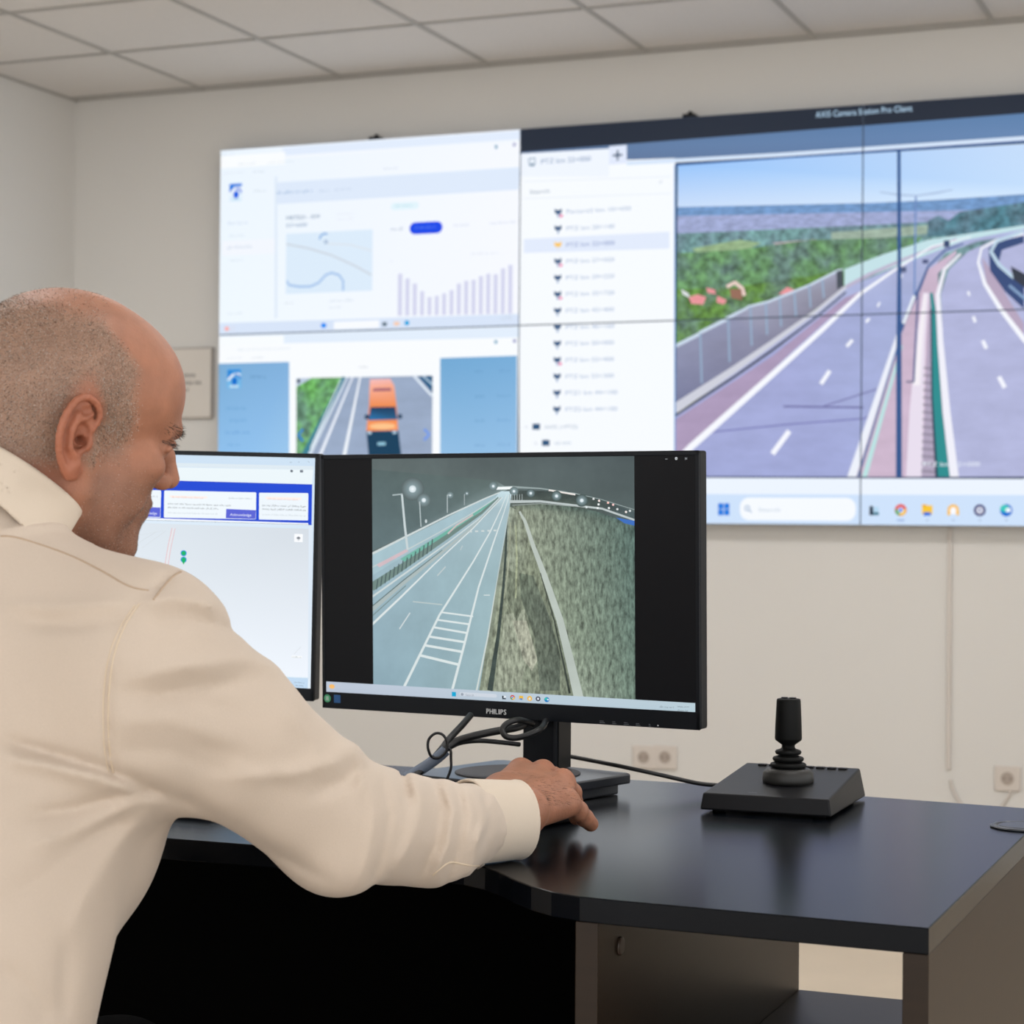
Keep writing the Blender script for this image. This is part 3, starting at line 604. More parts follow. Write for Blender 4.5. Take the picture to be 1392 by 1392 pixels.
# ------------------------------------------------------------------ monitors
m_mon = mat('monitor_plastic', (17, 21, 27), .38, spec=.2, bump=(500, .05))
m_monl = mat('monitor_side_plastic', (44, 38, 34), .45)
m_logo = mat('printed_logo', (235, 238, 240), .4); m_mark = mat('printed_marks', (110, 116, 124), .5)
m_scrf = mat('display_back', (6, 6, 7), .3)
def monitor(c, w, h, yaw, tilt, roll, label, pic, bottom, top=.006, side=.005):
    """c: centre of the front face"""
    e = empty('monitor', c); tag(e, label, 'monitor')
    rx = np.array([math.cos(yaw), math.sin(yaw), 0]); n = np.array([-math.sin(yaw), math.cos(yaw), 0]); up = np.array([0, 0, 1])*math.cos(tilt)+n*math.sin(tilt)
    rx, up = rx*math.cos(roll)+up*math.sin(roll), up*math.cos(roll)-rx*math.sin(roll)
    n = -np.cross(rx, up)
    L = Matrix(((rx[0], n[0], up[0]), (rx[1], n[1], up[1]), (rx[2], n[2], up[2]))).to_4x4()
    e.matrix_world = Matrix.Translation(c)@L
    mb = MB(); mb.box((-w/2, .0012, -h/2), (w/2, .024, h/2), .003); mb.box((-w*.36, .02, -h*.36), (w*.36, .048, h*.34), .012)
    mb.build('housing', m_mon, e)
    # bezel frame of four bars
    mb = MB(); f0 = -.0008
    mb.box((-w/2, f0, h/2-top), (w/2, .0014, h/2), .0006); mb.box((-w/2, f0, -h/2), (w/2, .0014, -h/2+bottom), .0006)
    mb.box((-w/2, f0, -h/2), (-w/2+side, .0014, h/2), .0006); mb.box((w/2-side, f0, -h/2), (w/2, .0014, h/2), .0006)
    mb.build('bezel', m_mon, e)
    P = Picture(c, rx, up, step=8e-6); P.n = -n
    P.rectm = (-w/2+side, -h/2+bottom, w/2-side, h/2-top)
    u0, v0, u1, v1 = P.rectm
    P.inv = (Matrix.Translation(c)@L).inverted()
    P.e = e; pic(P)
    P.build(P.rectm, e, 'screen', P.inv)
    return e, rx, n, up, P
def pic_night(P):
    raw = P.poly
    def poly(pts, col, m='screen_flat', uvs=False):
        f = lambda c: tuple(c) if m not in ('night_grass', 'night_field', 'night_road') else tuple(min(255, max(0, v)) for v in ((c[0]*.60+c[1]*.42, c[1]*1.06, c[2]*.80+c[1]*.28) if m != 'night_road' else (c[0]*1.04, c[1]*1.09, c[2]*1.13)))
        raw(pts, [f(c) for c in col] if isinstance(col[0], (list, tuple)) else f(col), m, uvs)
    P.poly = poly
    u0, v0, u1, v1 = P.rectm
    P.poly([(u0, v0), (u1, v0), (u1, v1), (u0, v1)], (7, 8, 10), uvs=True)
    P.map = c8
    a, b = P.uv_((200, 60)), P.uv_((1137, 900))
    x0, x1 = P.uv_((201, 460))[0], P.uv_((1137, 500))[0]; P.clipbox = (x0, v0, x1, v1)
    sky = (84, 98, 98)
    P.poly([(x0, v0), (x1, v0), (x1, v1), (x0, v1)], [(104, 122, 122), (98, 116, 110), (80, 92, 94), (94, 106, 106)], 'night_sky', True)
    P.poly([(200, 100), (640, 140), (690, 170), (640, 190), (200, 390)], [(84, 100, 100), (92, 108, 106), (150, 165, 165), (120, 138, 138), (100, 120, 124)], 'night_sky')
    # fields on the right
    P.poly([(690, 175), (900, 178), (1000, 200), (1140, 255), (1140, 940), (560, 940), (640, 500)], [(60, 74, 70), (50, 66, 62), (56, 72, 68), (62, 82, 84), (96, 112, 96), (120, 126, 100), (130, 136, 112)], 'night_field')
    P.poly([(700, 232), (800, 222), (900, 232), (1000, 250), (1140, 300), (1140, 930), (945, 930), (850, 560), (725, 250)], [(112, 120, 98), (84, 96, 80), (68, 88, 76), (64, 90, 80), (66, 98, 88), (92, 116, 98), (132, 142, 118), (124, 134, 108), (134, 138, 112)], 'night_grass')
    P.poly([(690, 232), (728, 250), (800, 420), (870, 640), (935, 930), (585, 930), (640, 620), (672, 400)], [(140, 146, 124), (128, 132, 106), (118, 124, 96), (104, 112, 88), (112, 118, 94), (140, 144, 116), (132, 136, 108), (136, 140, 116)], 'night_grass')
    P.poly([(672, 620), (745, 600), (760, 760), (725, 880), (640, 886)], (140, 142, 116), 'night_grass'); P.poly([(700, 640), (750, 640), (790, 780), (770, 820), (740, 780)], (160, 154, 128), 'night_grass')
    P.poly([(725, 470), (775, 480), (830, 620), (870, 760), (870, 890), (800, 890), (780, 700), (730, 560)], [(96, 106, 84), (100, 110, 88), (84, 94, 78), (80, 90, 74), (84, 94, 78), (92, 102, 84), (96, 104, 84), (90, 100, 80)], 'night_grass'); P.poly([(680, 460), (718, 470), (735, 600), (715, 640), (680, 560)], (108, 114, 90), 'night_grass')
    P.line([(680, 300), (676, 400), (668, 520), (650, 690), (620, 890)], [5, 8, 9, 12, 20], (60, 72, 68), 'night_field')
    P.line([(693, 290), (690, 380), (682, 480), (672, 560)], [4, 6, 5, 3], (156, 162, 140), 'night_field'); P.line([(712, 300), (716, 420), (712, 560)], [5, 7, 6], (150, 158, 130), 'night_grass')
    P.line([(725, 250), (745, 285), (775, 375), (815, 480), (870, 640), (905, 780), (938, 920)], [6, 11, 15, 20, 25, 29, 34], (186, 196, 188), 'night_road'); P.line([(800, 470), (850, 640), (880, 780), (905, 900)], [3, 4, 6, 8], (58, 66, 60), 'night_field')
    # roads
    P.poly([(198, 420), (400, 318), (560, 235), (660, 178), (698, 178), (690, 240), (676, 330), (650, 480), (612, 700), (575, 930), (198, 930)], [(150, 168, 172), (156, 172, 176), (160, 176, 178), (196, 208, 208), (200, 212, 210), (164, 178, 178), (156, 172, 172), (150, 168, 168), (146, 164, 164), (142, 160, 160), (134, 154, 160)], 'night_road')
    P.poly([(198, 405), (400, 305), (560, 225), (650, 185), (640, 200), (560, 250), (440, 330), (198, 480)], (158, 176, 178), 'night_road')
    P.line([(198, 402), (330, 335), (470, 265), (600, 205), (655, 182)], [7, 6, 5, 4, 3], (206, 216, 216)); P.line([(198, 450), (300, 400), (430, 330), (560, 255), (640, 205)], [4, 4, 3, 3, 2], (196, 208, 208))
    P.poly([(300, 420), (440, 335), (600, 232), (640, 206), (620, 225), (480, 330), (320, 432)], (110, 166, 146), 'night_road')
    P.line([(198, 520), (320, 440), (460, 345), (590, 255), (650, 200)], [26, 20, 14, 8, 4], (112, 136, 130), 'night_road')
    for i in range(14): P.line([(215+i*15, 528-i*10.5), (220+i*15, 492-i*11)], 4, (78, 98, 98))
    P.line([(198, 556), (330, 462), (470, 362), (590, 270), (655, 200)], [6, 5, 4, 3, 2], (206, 216, 216)); P.line([(198, 600), (310, 505), (450, 395), (570, 295), (660, 200)], [16, 13, 9, 6, 3], (172, 186, 186)); P.line([(198, 655), (300, 558), (420, 440), (560, 310), (665, 200)], [7, 6, 4, 3, 2], (222, 230, 230))
    P.line([(198, 590), (310, 497), (450, 388)], [3, 3, 2], (96, 116, 116)); P.line([(198, 625), (320, 515)], 3, (120, 140, 140))
    P.line([(312, 880), (440, 620), (560, 430), (620, 325), (660, 240), (680, 190)], [9, 7, 5, 4, 3, 2], (218, 228, 228)); P.line([(485, 890), (530, 720), (580, 520), (630, 370), (668, 260), (690, 190)], [9, 8, 6, 5, 3, 2], (218, 228, 228))
    for i, (xa, ya, xb, yb) in enumerate(((372, 764, 508, 797), (388, 728, 525, 752), (405, 697, 532, 717), (422, 664, 538, 684), (432, 637, 547, 653), (446, 610, 560, 625))): P.line([(xa, ya), (xb, yb)], 8-i*.6, (220, 230, 230))
    P.line([(572, 892), (612, 700), (640, 530)], [6, 5, 3], (206, 216, 212)); P.line([(640, 530), (665, 380), (690, 240)], [3, 2.5, 1.5], (190, 202, 200))
    P.line([(345, 572), (450, 583)], 3.5, (186, 200, 200)); P.line([(598, 549), (620, 549)], 3, (210, 220, 220)); P.line([(335, 612), (297, 670)], 4, (206, 216, 218)); P.line([(462, 447), (432, 480)], 4, (190, 202, 204)); P.line([(522, 372), (515, 388)], 3, (190, 202, 204))
    for i in range(5): P.line([(545+i*22, 322-i*1), (556+i*22, 322-i*1)], 5, (206, 216, 216))
    P.line([(470, 330), (500, 300), (560, 262)], 5, (205, 190, 190)); P.poly([(215, 440), (320, 385), (330, 392), (225, 450)], (200, 170, 170), 'night_road')
    # skyline and lamps
    P.line([(620, 165), (700, 163), (800, 168), (920, 185), (1010, 205), (1140, 245)], [7, 7, 4, 3, 2, 2], (150, 165, 165)); P.line([(690, 215), (800, 214), (920, 228), (1020, 240), (1140, 282)], [9, 7, 6, 6, 6], (190, 200, 200), 'night_road'); P.line([(700, 228), (800, 222), (920, 232)], [3, 3, 2], (140, 150, 146))
    P.line([(640, 168), (700, 166)], 8, (245, 250, 250)); P.line([(830, 174), (925, 190)], 5, (235, 230, 225)); P.poly([(1070, 272), (1140, 284), (1140, 302), (1100, 292)], (60, 110, 190))
    def glow(x, y, r, c=(245, 252, 255), halo=None):
        P.ell((x, y), r*3.2, r*3.2, halo or (96, 112, 112), 24, (150, 172, 178)); P.ell((x, y), r, r, (200, 215, 220), 18, c)
    glow(344, 170, 13, halo=(86, 99, 99)); glow(384, 210, 8, halo=(90, 104, 104)); glow(478, 192, 4); glow(538, 186, 2.5); glow(632, 160, 5); glow(766, 185, 5, halo=(62, 76, 74)); glow(858, 195, 6, halo=(60, 76, 72)); glow(948, 211, 7, halo=(62, 78, 74)); glow(706, 178, 5)
    for x, y, c in ((1010, 212, (255, 235, 230)), (1042, 219, (250, 200, 190)), (1060, 226, (250, 205, 200)), (1008, 225, (240, 245, 245)), (1045, 238, (230, 235, 235)), (1106, 252, (250, 240, 235)), (1005, 238, (230, 235, 235)), (1075, 242, (220, 225, 225)), (1120, 248, (210, 220, 220)), (965, 235, (220, 230, 230)), (990, 205, (220, 225, 225))): P.ell((x, y), 4, 4, c)
    P.line([(306, 190), (316, 300), (326, 385)], [7, 8, 8], (200, 212, 214)); P.line([(272, 192), (308, 188)], 4, (170, 184, 186)); P.line([(369, 215), (374, 305)], 4, (176, 190, 192)); P.line([(468, 192), (468, 255)], 3.5, (176, 188, 190)); P.line([(468, 192), (480, 190)], 3, (176, 188, 190)); P.line([(529, 188), (529, 228)], 3, (160, 172, 174)); P.ell((392, 285), 4, 7, (200, 212, 214))
    for x in range(690, 740, 9): P.line([(x, 188), (x, 212)], 2, (170, 182, 182))
    P.clipbox = None
    # task bar
    tb = P.uv_((600, 868))[1]; 
    vt = [P.uv_(q)[1] for q in ((36, 857), (1345, 934))]; vb = [P.uv_(q)[1] for q in ((36, 882), (1345, 972))]
    P.poly([(u0+.001, vt[0]), (u1-.0012, vt[1]), (u1-.0012, v0), (u0+.001, v0)], [(190, 200, 216), (186, 206, 216), (182, 204, 214), (186, 196, 212)], uvs=True)
    P.ell((56, 875), 10, 8, (248, 190, 110)); P.scrib((72, 872), 22, 5, (205, 206, 218)); P.scrib((72, 880), 28, 5, (205, 206, 218))
    P.rect((484, 894), (499, 911), (20, 165, 210)); P.rect((512, 895), (645, 915), (206, 214, 224), rnd=.003); P.ell((521, 903), 5, 5, (150, 160, 172)); P.text((533, 909), 8, 'Search', (150, 158, 170), 30)
    P.rect((664, 908), (669, 921), (20, 24, 30)); P.rect((664, 916), (677, 921), (40, 50, 60)); P.rect((670, 908), (677, 915), (225, 232, 238))
    P.ell((701, 914), 8.5, 8.5, (205, 60, 60)); P.poly([(693, 912), (701, 914), (699, 923), (694, 920)], (50, 150, 80)); P.poly([(701, 914), (709, 912), (708, 920), (701, 923)], (235, 195, 60)); P.ell((701, 914), 4, 4, (235, 240, 245)); P.ell((701, 914), 2.8, 2.8, (60, 120, 220))
    P.rect((724, 908), (739, 921), (235, 185, 60)); P.rect((727, 917), (736, 923), (70, 130, 200)); P.ell((762, 918), 9, 9, (240, 185, 60)); P.ell((762, 919), 4, 5, (220, 225, 225)); P.ell((792, 919), 8.5, 8.5, (30, 30, 55)); P.ell((792, 919), 4.2, 4.2, (225, 230, 240)); P.ell((823, 922), 9, 9, (20, 120, 190)); P.ell((820, 919), 5.5, 4.5, (60, 190, 180)); P.ell((827, 922), 3, 3, (225, 240, 245))
    P.scrib((1226, 950), 54, 7, (120, 134, 146)); P.scrib((1290, 949), 44, 7, (96, 108, 122)); P.scrib((1290, 963), 40, 7, (96, 108, 122))
    # window buttons on the black bar
    P.line([(1246, 63), (1254, 63)], 2, (150, 155, 160)); P.ell((1285, 61), 4.5, 5, (210, 214, 218)); P.ell((1285, 61), 1.8, 2, (10, 12, 14)); P.line([(1316, 58), (1324, 65)], 1.8, (150, 155, 160)); P.line([(1324, 58), (1316, 65)], 1.8, (150, 155, 160))
mon, rx, nn, up, Pn = monitor((-.971, 2.347, 1.012), .54, .333, -.1158, -.0263, .001, 'black desktop monitor showing a motorway at night, standing right of the seated man', pic_night, .0215)
h2 = .333/2
# maker's lettering, control marks and stickers on the bezel
def bezel_text(t, u, v, hh, wd, m, e, name='logo'):
    T = text_tris(t); mx = max(p[0] for tr in T for p in tr); mn = min(p[0] for tr in T for p in tr); k = hh/.73; kx = wd/(mx-mn); V, F = [], []
    for dx in (0, .0002, -.0002):
        for tr in T:
            i = len(V); V += [(u-wd/2+(p[0]-mn)*kx+dx, -.00105-abs(dx)*.05, v+p[1]*k) for p in tr]; F.append((i, i+1, i+2))
    me = bpy.data.meshes.new(name); me.from_pydata(V, [], F); me.materials.append(m); o = bpy.data.objects.new(name, me); COL.objects.link(o); o.parent = e; return o
ul, vl = Pn.uv_((647, 972)) if False else (0, 0)
Pn.map = c8
ul, vl = Pn.uv_((648, 974)); V, F = [], []; x = ul-.0158
for ch, adv in zip('PHILIPS', (.0048, .0056, .0027, .0045, .0027, .0048, .0045)):
    T = text_tris(ch); x0_ = min(p[0] for tr in T for p in tr); x1_ = max(p[0] for tr in T for p in tr); k = .0068/.73; kx = (adv-.0013)/max(x1_-x0_, .12)
    if ch == 'I': kx = .0013/(x1_-x0_)
    for dx in (-.00012, 0, .00012):
        for tr in T: i = len(V); V += [(x+(p[0]-x0_)*kx+dx, -.00105-(dx+.0003)*.1, vl+p[1]*k) for p in tr]; F.append((i, i+1, i+2))
    x += adv
me = bpy.data.meshes.new('logo'); me.from_pydata(V, [], F); me.materials.append(m_logo); o = bpy.data.objects.new('logo', me); COL.objects.link(o); o.parent = mon
mb = MB()
for x, w_ in ((1022, 18), (1065, 14), (1108, 18), (1150, 16), (1192, 8)):
    u, v = Pn.uv_((x, 1003+(x-1022)*.075)); k = .00038
    mb.box((u-w_*k/2, -.0011, v-.0006), (u+w_*k/2, -.0006, v)); mb.box((u-w_*k/2, -.0011, v+.0014), (u+w_*k/4, -.0006, v+.0019))
mb.build('button_marks', m_mark, mon)
u, v = Pn.uv_((1221, 1014)); MB().box((u-.0006, -.0013, v-.0006), (u+.0006, -.0008, v+.0006)).build('power_light', m_logo, mon)
u, v = Pn.uv_((41, 917)); m_g = mat('sticker_green', (70, 170, 120), .4); m_bl = mat('sticker_blue', (30, 90, 150), .4)
mb = MB(); mb.lathe([(.0052, .0009), (.0052, .0012)], 24, (u, 0, v), 'Y'); mb.lathe([(.0036, .0012), (.0036, .00125)], 24, (u, 0, v), 'Y'); mb.build('round_sticker', m_g, mon, 'green round sticker')
mb = MB(); 
for a_ in range(3): mb.box((u-.0022, -.0014, v-.0022+a_*.0018), (u+.0022, -.0012, v-.0014+a_*.0018))
mb.build('sticker_print', m_logo, mon)
u, v = Pn.uv_((76, 919)); MB().box((u-.005, -.0011, v-.0052), (u+.005, -.0008, v+.0052)).build('label_sticker', m_bl, mon, 'small blue square sticker')
# stand
m_disc = mat('stand_disc', (36, 34, 38), .6); m_base = mat('stand_base_plastic', (34, 37, 43), .28, spec=.6)
inv = mon.matrix_world.inverted()
B0 = Vector((-.953, 2.363, DZ)); ay = R_(-16.6)
def wpart(mb, name, m, T, lab=None):
    o = mb.build(name, m, mon, lab); o.matrix_parent_inverse = Matrix.Identity(4); o.matrix_local = inv@T; return o
T = Matrix.Translation(B0)@Matrix.Rotation(ay, 4, 'Z')
mb = MB(); mb.prism([(-.109, -.075), (-.085, -.098), (.085, -.098), (.109, -.09), (.109, .09), (.1, .098), (-.1, .098), (-.109, .09)], .0145, .027, .002); mb.box((-.095, -.085, .0005), (.095, .085, .0146), .002)
wpart(mb, 'stand_base', m_base, T)
wpart(MB().lathe([(.079, .0271), (.079, .0282), (.077, .0286)], 64, (0, -.0, 0)), 'stand_disc', m_disc, T)
T2 = Matrix.Translation((-.935, 2.405, DZ))@Matrix.Rotation(-.1158, 4, 'Z')
mb = MB(); mb.box((-.0245, -.012, .0286), (.0245, .03, .30), .004); mb.box((-.05, -.032, .22), (.05, -.012, .30), .003)
wpart(mb, 'stand_neck', m_mon, T2)
wpart(MB().box((.0246, -.008, .03), (.0262, .026, .29), .0006), 'neck_trim', m_black, T2)

# second monitor, left, behind the man
def pic_web(P):
    u0, v0, u1, v1 = P.rectm
    P.poly([(u0, v0), (u1, v0), (u1, v1), (u0, v1)], [(226, 240, 252), (228, 240, 250), (210, 228, 244), (224, 238, 250)], uvs=True)
    P.map = c7
    def row(y, x, s=.02): return y+(x-980)*s
    P.poly([(-700, 70-10), (1000, 78), (1000, 130), (-700, 90)], (206, 226, 244)); P.poly([(-700, 90), (990, 130), (990, 150), (-700, 110)], (222, 234, 242)); P.poly([(-700, 120), (990, 150), (984, 226), (-700, 180)], (236, 246, 250))
    P.scrib((910, 112), 14, 10, (120, 130, 140)); P.line([(962, 104), (970, 112)], 1.5, (130, 140, 150)); P.ell((876, 156), 7, 7, (100, 110, 120)); P.rect((920, 150), (936, 164), (120, 130, 140)); P.line([(865, 110), (878, 111)], 1.5, (130, 140, 150))
    P.poly([(-700, 180), (984, 226), (981, 440), (963, 440), (963, 434), (-700, 380)], (18, 70, 212))
    P.poly([(-700, 376), (963, 430), (963, 440), (-700, 386)], (246, 250, 255)); P.line([(-700, 392), (975, 438)], 1.2, (50, 60, 90))
    P.poly([(-700, 180), (984, 226), (984, 229), (-700, 183)], (12, 58, 190))
    def card(pts, tx, bx=None):
        P.poly(pts, (236, 246, 252))
    P.poly([(-100, 250), (186, 257), (190, 262), (186, 400), (182, 402), (-100, 392)], (238, 246, 252)); P.poly([(210, 258), (686, 268), (690, 272), (688, 406), (684, 410), (208, 401), (204, 397), (206, 262)], (240, 248, 253)); P.poly([(708, 270), (960, 272), (964, 276), (962, 414), (958, 416), (706, 411), (704, 407), (705, 274)], (238, 246, 252))
    P.poly([(-40, 340), (186, 348), (184, 398), (-40, 390)], (88, 98, 214)); P.poly([(532, 355), (688, 362), (686, 408), (530, 404)], (88, 98, 214))
    P.text((552, 391), 14, 'Acknowledge', (238, 244, 255), 112); P.text((62, 382), 14, 'Acknowledge', (238, 244, 255), 106)
    P.rect((235, 284), (432, 300), (252, 240, 236)); P.scrib((245, 297), 172, 9, (240, 170, 150)); P.scrib((545, 302), 125, 9, (150, 160, 172)); P.scrib((225, 332), 340, 10, (60, 68, 80), 2); P.scrib((225, 351), 270, 10, (60, 68, 80), 3); P.scrib((225, 378), 265, 8, (180, 190, 200), 4)
    P.rect((738, 290), (926, 308), (252, 240, 236)); P.scrib((750, 306), 165, 9, (240, 170, 150)); P.scrib((722, 341), 236, 11, (60, 68, 80), 5); P.scrib((722, 360), 236, 11, (60, 68, 80), 6); P.scrib((722, 388), 230, 8, (180, 190, 200), 7); P.scrib((92, 292), 84, 9, (150, 160, 172))
    # map
    P.poly([(-700, 400), (968, 460), (962, 1240), (-700, 1180)], [(228, 238, 246), (214, 222, 230), (240, 246, 254), (240, 248, 255)])
    P.poly([(966, 448), (984, 446), (972, 1250), (962, 1250)], (222, 234, 246))
    for dx in (0, 17): P.line([(247+dx, 456), (224+dx, 560), (205+dx, 680)], 1.7, (242, 128, 120))
    P.line([(254, 456), (231, 560), (214, 680)], 2.4, (250, 232, 228)); P.line([(60, 540), (160, 478)], 1.2, (198, 204, 210)); P.line([(90, 560), (215, 470)], 1.0, (205, 210, 214)); P.line([(40, 500), (200, 470)], 1.0, (210, 216, 220))
    for y in (588, 622): P.ell((308, y), 16, 16, (40, 150, 225)); P.ell((308, y), 11.5, 11.5, (10, 178, 100))
    P.poly([(300, 632), (316, 632), (307, 648)], (10, 178, 100))
    P.rect((890, 486), (934, 530), (250, 252, 255)); P.poly([(900, 508), (912, 500), (924, 508), (912, 516)], (120, 126, 134)); P.poly([(900, 512), (912, 519), (924, 512), (912, 522)], (150, 156, 164)); P.scrib((456, 798), 14, 6, (140, 146, 152)); P.rect((875, 1126), (930, 1140), (250, 252, 255)); P.scrib((878, 1137), 50, 8, (70, 110, 110)); P.line([(890, 1118), (925, 1080)], 1, (190, 196, 200))
    P.poly([(-700, 1180), (962, 1245), (960, 1310), (-700, 1245)], (196, 220, 242)); P.scrib((890, 1270), 56, 8, (110, 130, 150)); P.scrib((896, 1287), 48, 8, (110, 130, 150))
mon2, *_ , P2_ = monitor((-1.5385, 2.387, 1.021), .54, .333, .1325, -.0262, -.022, 'black desktop monitor with white web page and blue banner behind the man', pic_web, .017)
inv = mon2.matrix_world.inverted()
def wpart2(mb, name, m, T):
    o = mb.build(name, m, mon2); o.matrix_local = inv@T; return o
T = Matrix.Translation((-1.55, 2.40, DZ))@Matrix.Rotation(.12, 4, 'Z')
mb = MB(); mb.prism([(-.109, -.098), (.109, -.098), (.109, .098), (-.109, .098)], .0145, .027, .002); mb.box((-.095, -.085, .0005), (.095, .085, .0146), .002); wpart2(mb, 'stand_base', m_base, T)
wpart2(MB().lathe([(.079, .0271), (.079, .0282), (.077, .0286)], 64), 'stand_disc', m_disc, T)
T = Matrix.Translation((-1.55, 2.43, DZ))@Matrix.Rotation(.12, 4, 'Z')
mb = MB(); mb.box((-.0245, -.006, .0286), (.0245, .03, .30), .004); mb.box((-.05, -.03, .22), (.05, -.006, .30), .003); wpart2(mb, 'stand_neck', m_mon, T)

# ------------------------------------------------------------------ joystick
m_joy = mat('joystick_plastic', (16, 17, 21), .42, spec=.2, bump=(700, .08)); m_rub = mat('joystick_rubber', (13, 14, 14), .55, spec=.15); m_ring = mat('joystick_collar_plastic', (34, 34, 33), .5)
J = empty('joystick_controller', (-.622, 2.41, DZ), R_(1.2)); tag(J, 'black joystick controller with bellows stick on the open right end of the desk', 'joystick')
mb = MB(); t = bmesh.new(); w = .0785
vs = [t.verts.new(p) for p in ((-w, -.1, .0035), (w, -.1, .0035), (w+.001, .1, .0035), (-w-.001, .1, .0035), (-w+.003, -.098, .0235), (w-.003, -.098, .0235), (w-.006, .097, .0385), (-w+.006, .097, .0385))]
for f in ((3, 2, 1, 0), (4, 5, 6, 7), (0, 1, 5, 4), (1, 2, 6, 5), (2, 3, 7, 6), (3, 0, 4, 7)): t.faces.new([vs[i] for i in f])
bmesh.ops.bevel(t, geom=t.edges[:], offset=.0022, segments=3, profile=.5, affect='EDGES'); mb.merge(t)
mb.build('base', m_joy, J)
sl = math.atan2(.015, .195)
def jz(y): return .0235+(y+.098)*math.tan(sl)
for x in (-.06, .06):
    for y in (-.08, .08): MB().lathe([(.008, 0), (.008, .0036)], 20, (x, y, 0)).build('rubber_foot', m_rub, J)
sx, sy = .006, -.008; z0 = jz(sy)-.0015
KR, KZ = 1.32, 1.25
def LJ(prof, n, c, name, m): MB().lathe([(r*KR, z*KZ) for r, z in prof], n, c).build(name, m, J)
LJ([(.0225, 0), (.0235, .003), (.0228, .010), (.0195, .014), (.017, .0145)], 64, (sx, sy, z0), 'collar', m_ring)
pr = [(.016, .013)]
for i, (r, z) in enumerate(((.0168, .0175), (.0145, .0235), (.0122, .0300))): pr += [(r-.005, z-.0032), (r-.001, z-.0022), (r, z), (r-.001, z+.0016), (r-.005, z+.003)]
LJ(pr+[(.006, .0345), (.006, .0375)], 64, (sx, sy, z0), 'bellows', m_rub)
LJ([(.0045, .034), (.005, .036), (.0120, .0415), (.0124, .0435), (.0118, .062), (.0110, .0795), (.0106, .0812), (.009, .0816)], 48, (sx, sy, z0), 'stick_handle', m_rub)
mb = MB()
for dx in (-.005, .005): mb.lathe([(.0042, .0815*KZ), (.0042, .0828*KZ)], 20, (sx+dx, sy, z0))
mb.build('thumb_button', m_black, J)
for i, x in enumerate((-.048, -.034, .012, .026, .040, .054)):
    y = .083; mb = MB(); mb.box((x-.0052, y-.0045, jz(y)-.001), (x+.0052, y+.0045, jz(y)+.0022), .0008); mb.build('push_button', m_black, J)
mb = MB(); T_ = text_tris('AXIS'); V = [(p[0]*.0052-.024, -.086+p[1]*.0052, jz(-.086+p[1]*.0052)+.0004) for tr in T_ for p in tr]
me = bpy.data.meshes.new('logo'); me.from_pydata(V, [], [(i, i+1, i+2) for i in range(0, len(V), 3)]); me.materials.append(m_mark); o = bpy.data.objects.new('logo', me); COL.objects.link(o); o.parent = J

# ------------------------------------------------------------------ keyboard
K = empty('keyboard', (-1.40, 2.085, DZ), R_(-2)); tag(K, 'black keyboard lying on the desk behind the seated man', 'keyboard')
m_key = mat('key_plastic', (60, 62, 64), .45)
mb = MB(); mb.box((-.215, -.065, .0005), (.215, .065, .012), .004); mb.build('case', m_black, K)
mb = MB()
for r in range(6):
    for c_ in range(20):
        x = -.205+c_*.0205; y = -.055+r*.0185; mb.box((x, y, .012), (x+.0175, y+.0155, .0165), .0015, 1)
tag(mb.build('keys', m_key, K), kind='stuff')
# ------------------------------------------------------------------ mouse under the hand
mo = empty('computer_mouse', tuple(atz(742, 1117, DZ)*np.array([1, 1, 0])+np.array([0, .012, DZ])), R_(-10)); tag(mo, 'black computer mouse under the man\'s right hand', 'mouse')
t = bmesh.new(); bmesh.ops.create_uvsphere(t, u_segments=32, v_segments=20, radius=1)
for v in t.verts:
    v.co.x *= .030; v.co.y *= .054; v.co.z = v.co.z*.032*(1+.15*(-v.co.y/.05)) if v.co.z > 0 else -.0
bmesh.ops.translate(t, vec=(0, 0, .0015), verts=t.verts)
mb = MB(); mb.merge(t, True); mb.build('shell', m_black, mo)
mb = MB(); mb.lathe([(.0075, -.003), (.0075, .003)], 24, (0, 0, 0)); o = mb.build('scroll_wheel', m_rub, mo); o.rotation_euler = (0, R_(90), 0); o.location = (0, .030, .0235)

# ------------------------------------------------------------------ cables
m_cab = mat('cable_rubber', (20, 20, 22), .45); m_slv = mat('cable_sleeve', (108, 120, 138), .5, bump=(300, .3))
def cable(name, pts, r, label, m=None, grp=None):
    mb = MB(); mb.tube([atd(x, y, d) for x, y, d in pts], r, 10, 8); o = mb.build(name, m or m_cab); tag(o, label, 'cable', grp); return o
cable('joystick_cable', [(752, 1024, 2.68), (800, 1033, 2.62), (850, 1043, 2.57), (905, 1055, 2.56), (950, 1065, 2.56), (985, 1068, 2.56)], .0028, 'black cable running from behind the monitor neck to the joystick')
cable('monitor_cable', [(640, 972, 2.52), (628, 986, 2.50), (612, 1003, 2.48), (602, 1016, 2.47), (592, 1028, 2.46), (577, 1044, 2.45), (560, 1058, 2.44)], .0042, 'black cable dropping steeply from the monitor underside into the sleeve')
cable('monitor_cable', [(722, 978, 2.56), (706, 988, 2.52), (680, 993, 2.49), (645, 1000, 2.48), (620, 1008, 2.48), (603, 1020, 2.47), (590, 1033, 2.46), (574, 1047, 2.45)], .0048, 'thick black cable arching from the monitor neck to the grey sleeve')
cable('monitor_cable', [(706, 1012, 2.56), (680, 1009, 2.54), (650, 1007, 2.52), (625, 1010, 2.52), (608, 1019, 2.51), (596, 1030, 2.505), (582, 1042, 2.50)], .003, 'thin black cable running level from the neck to the grey sleeve')
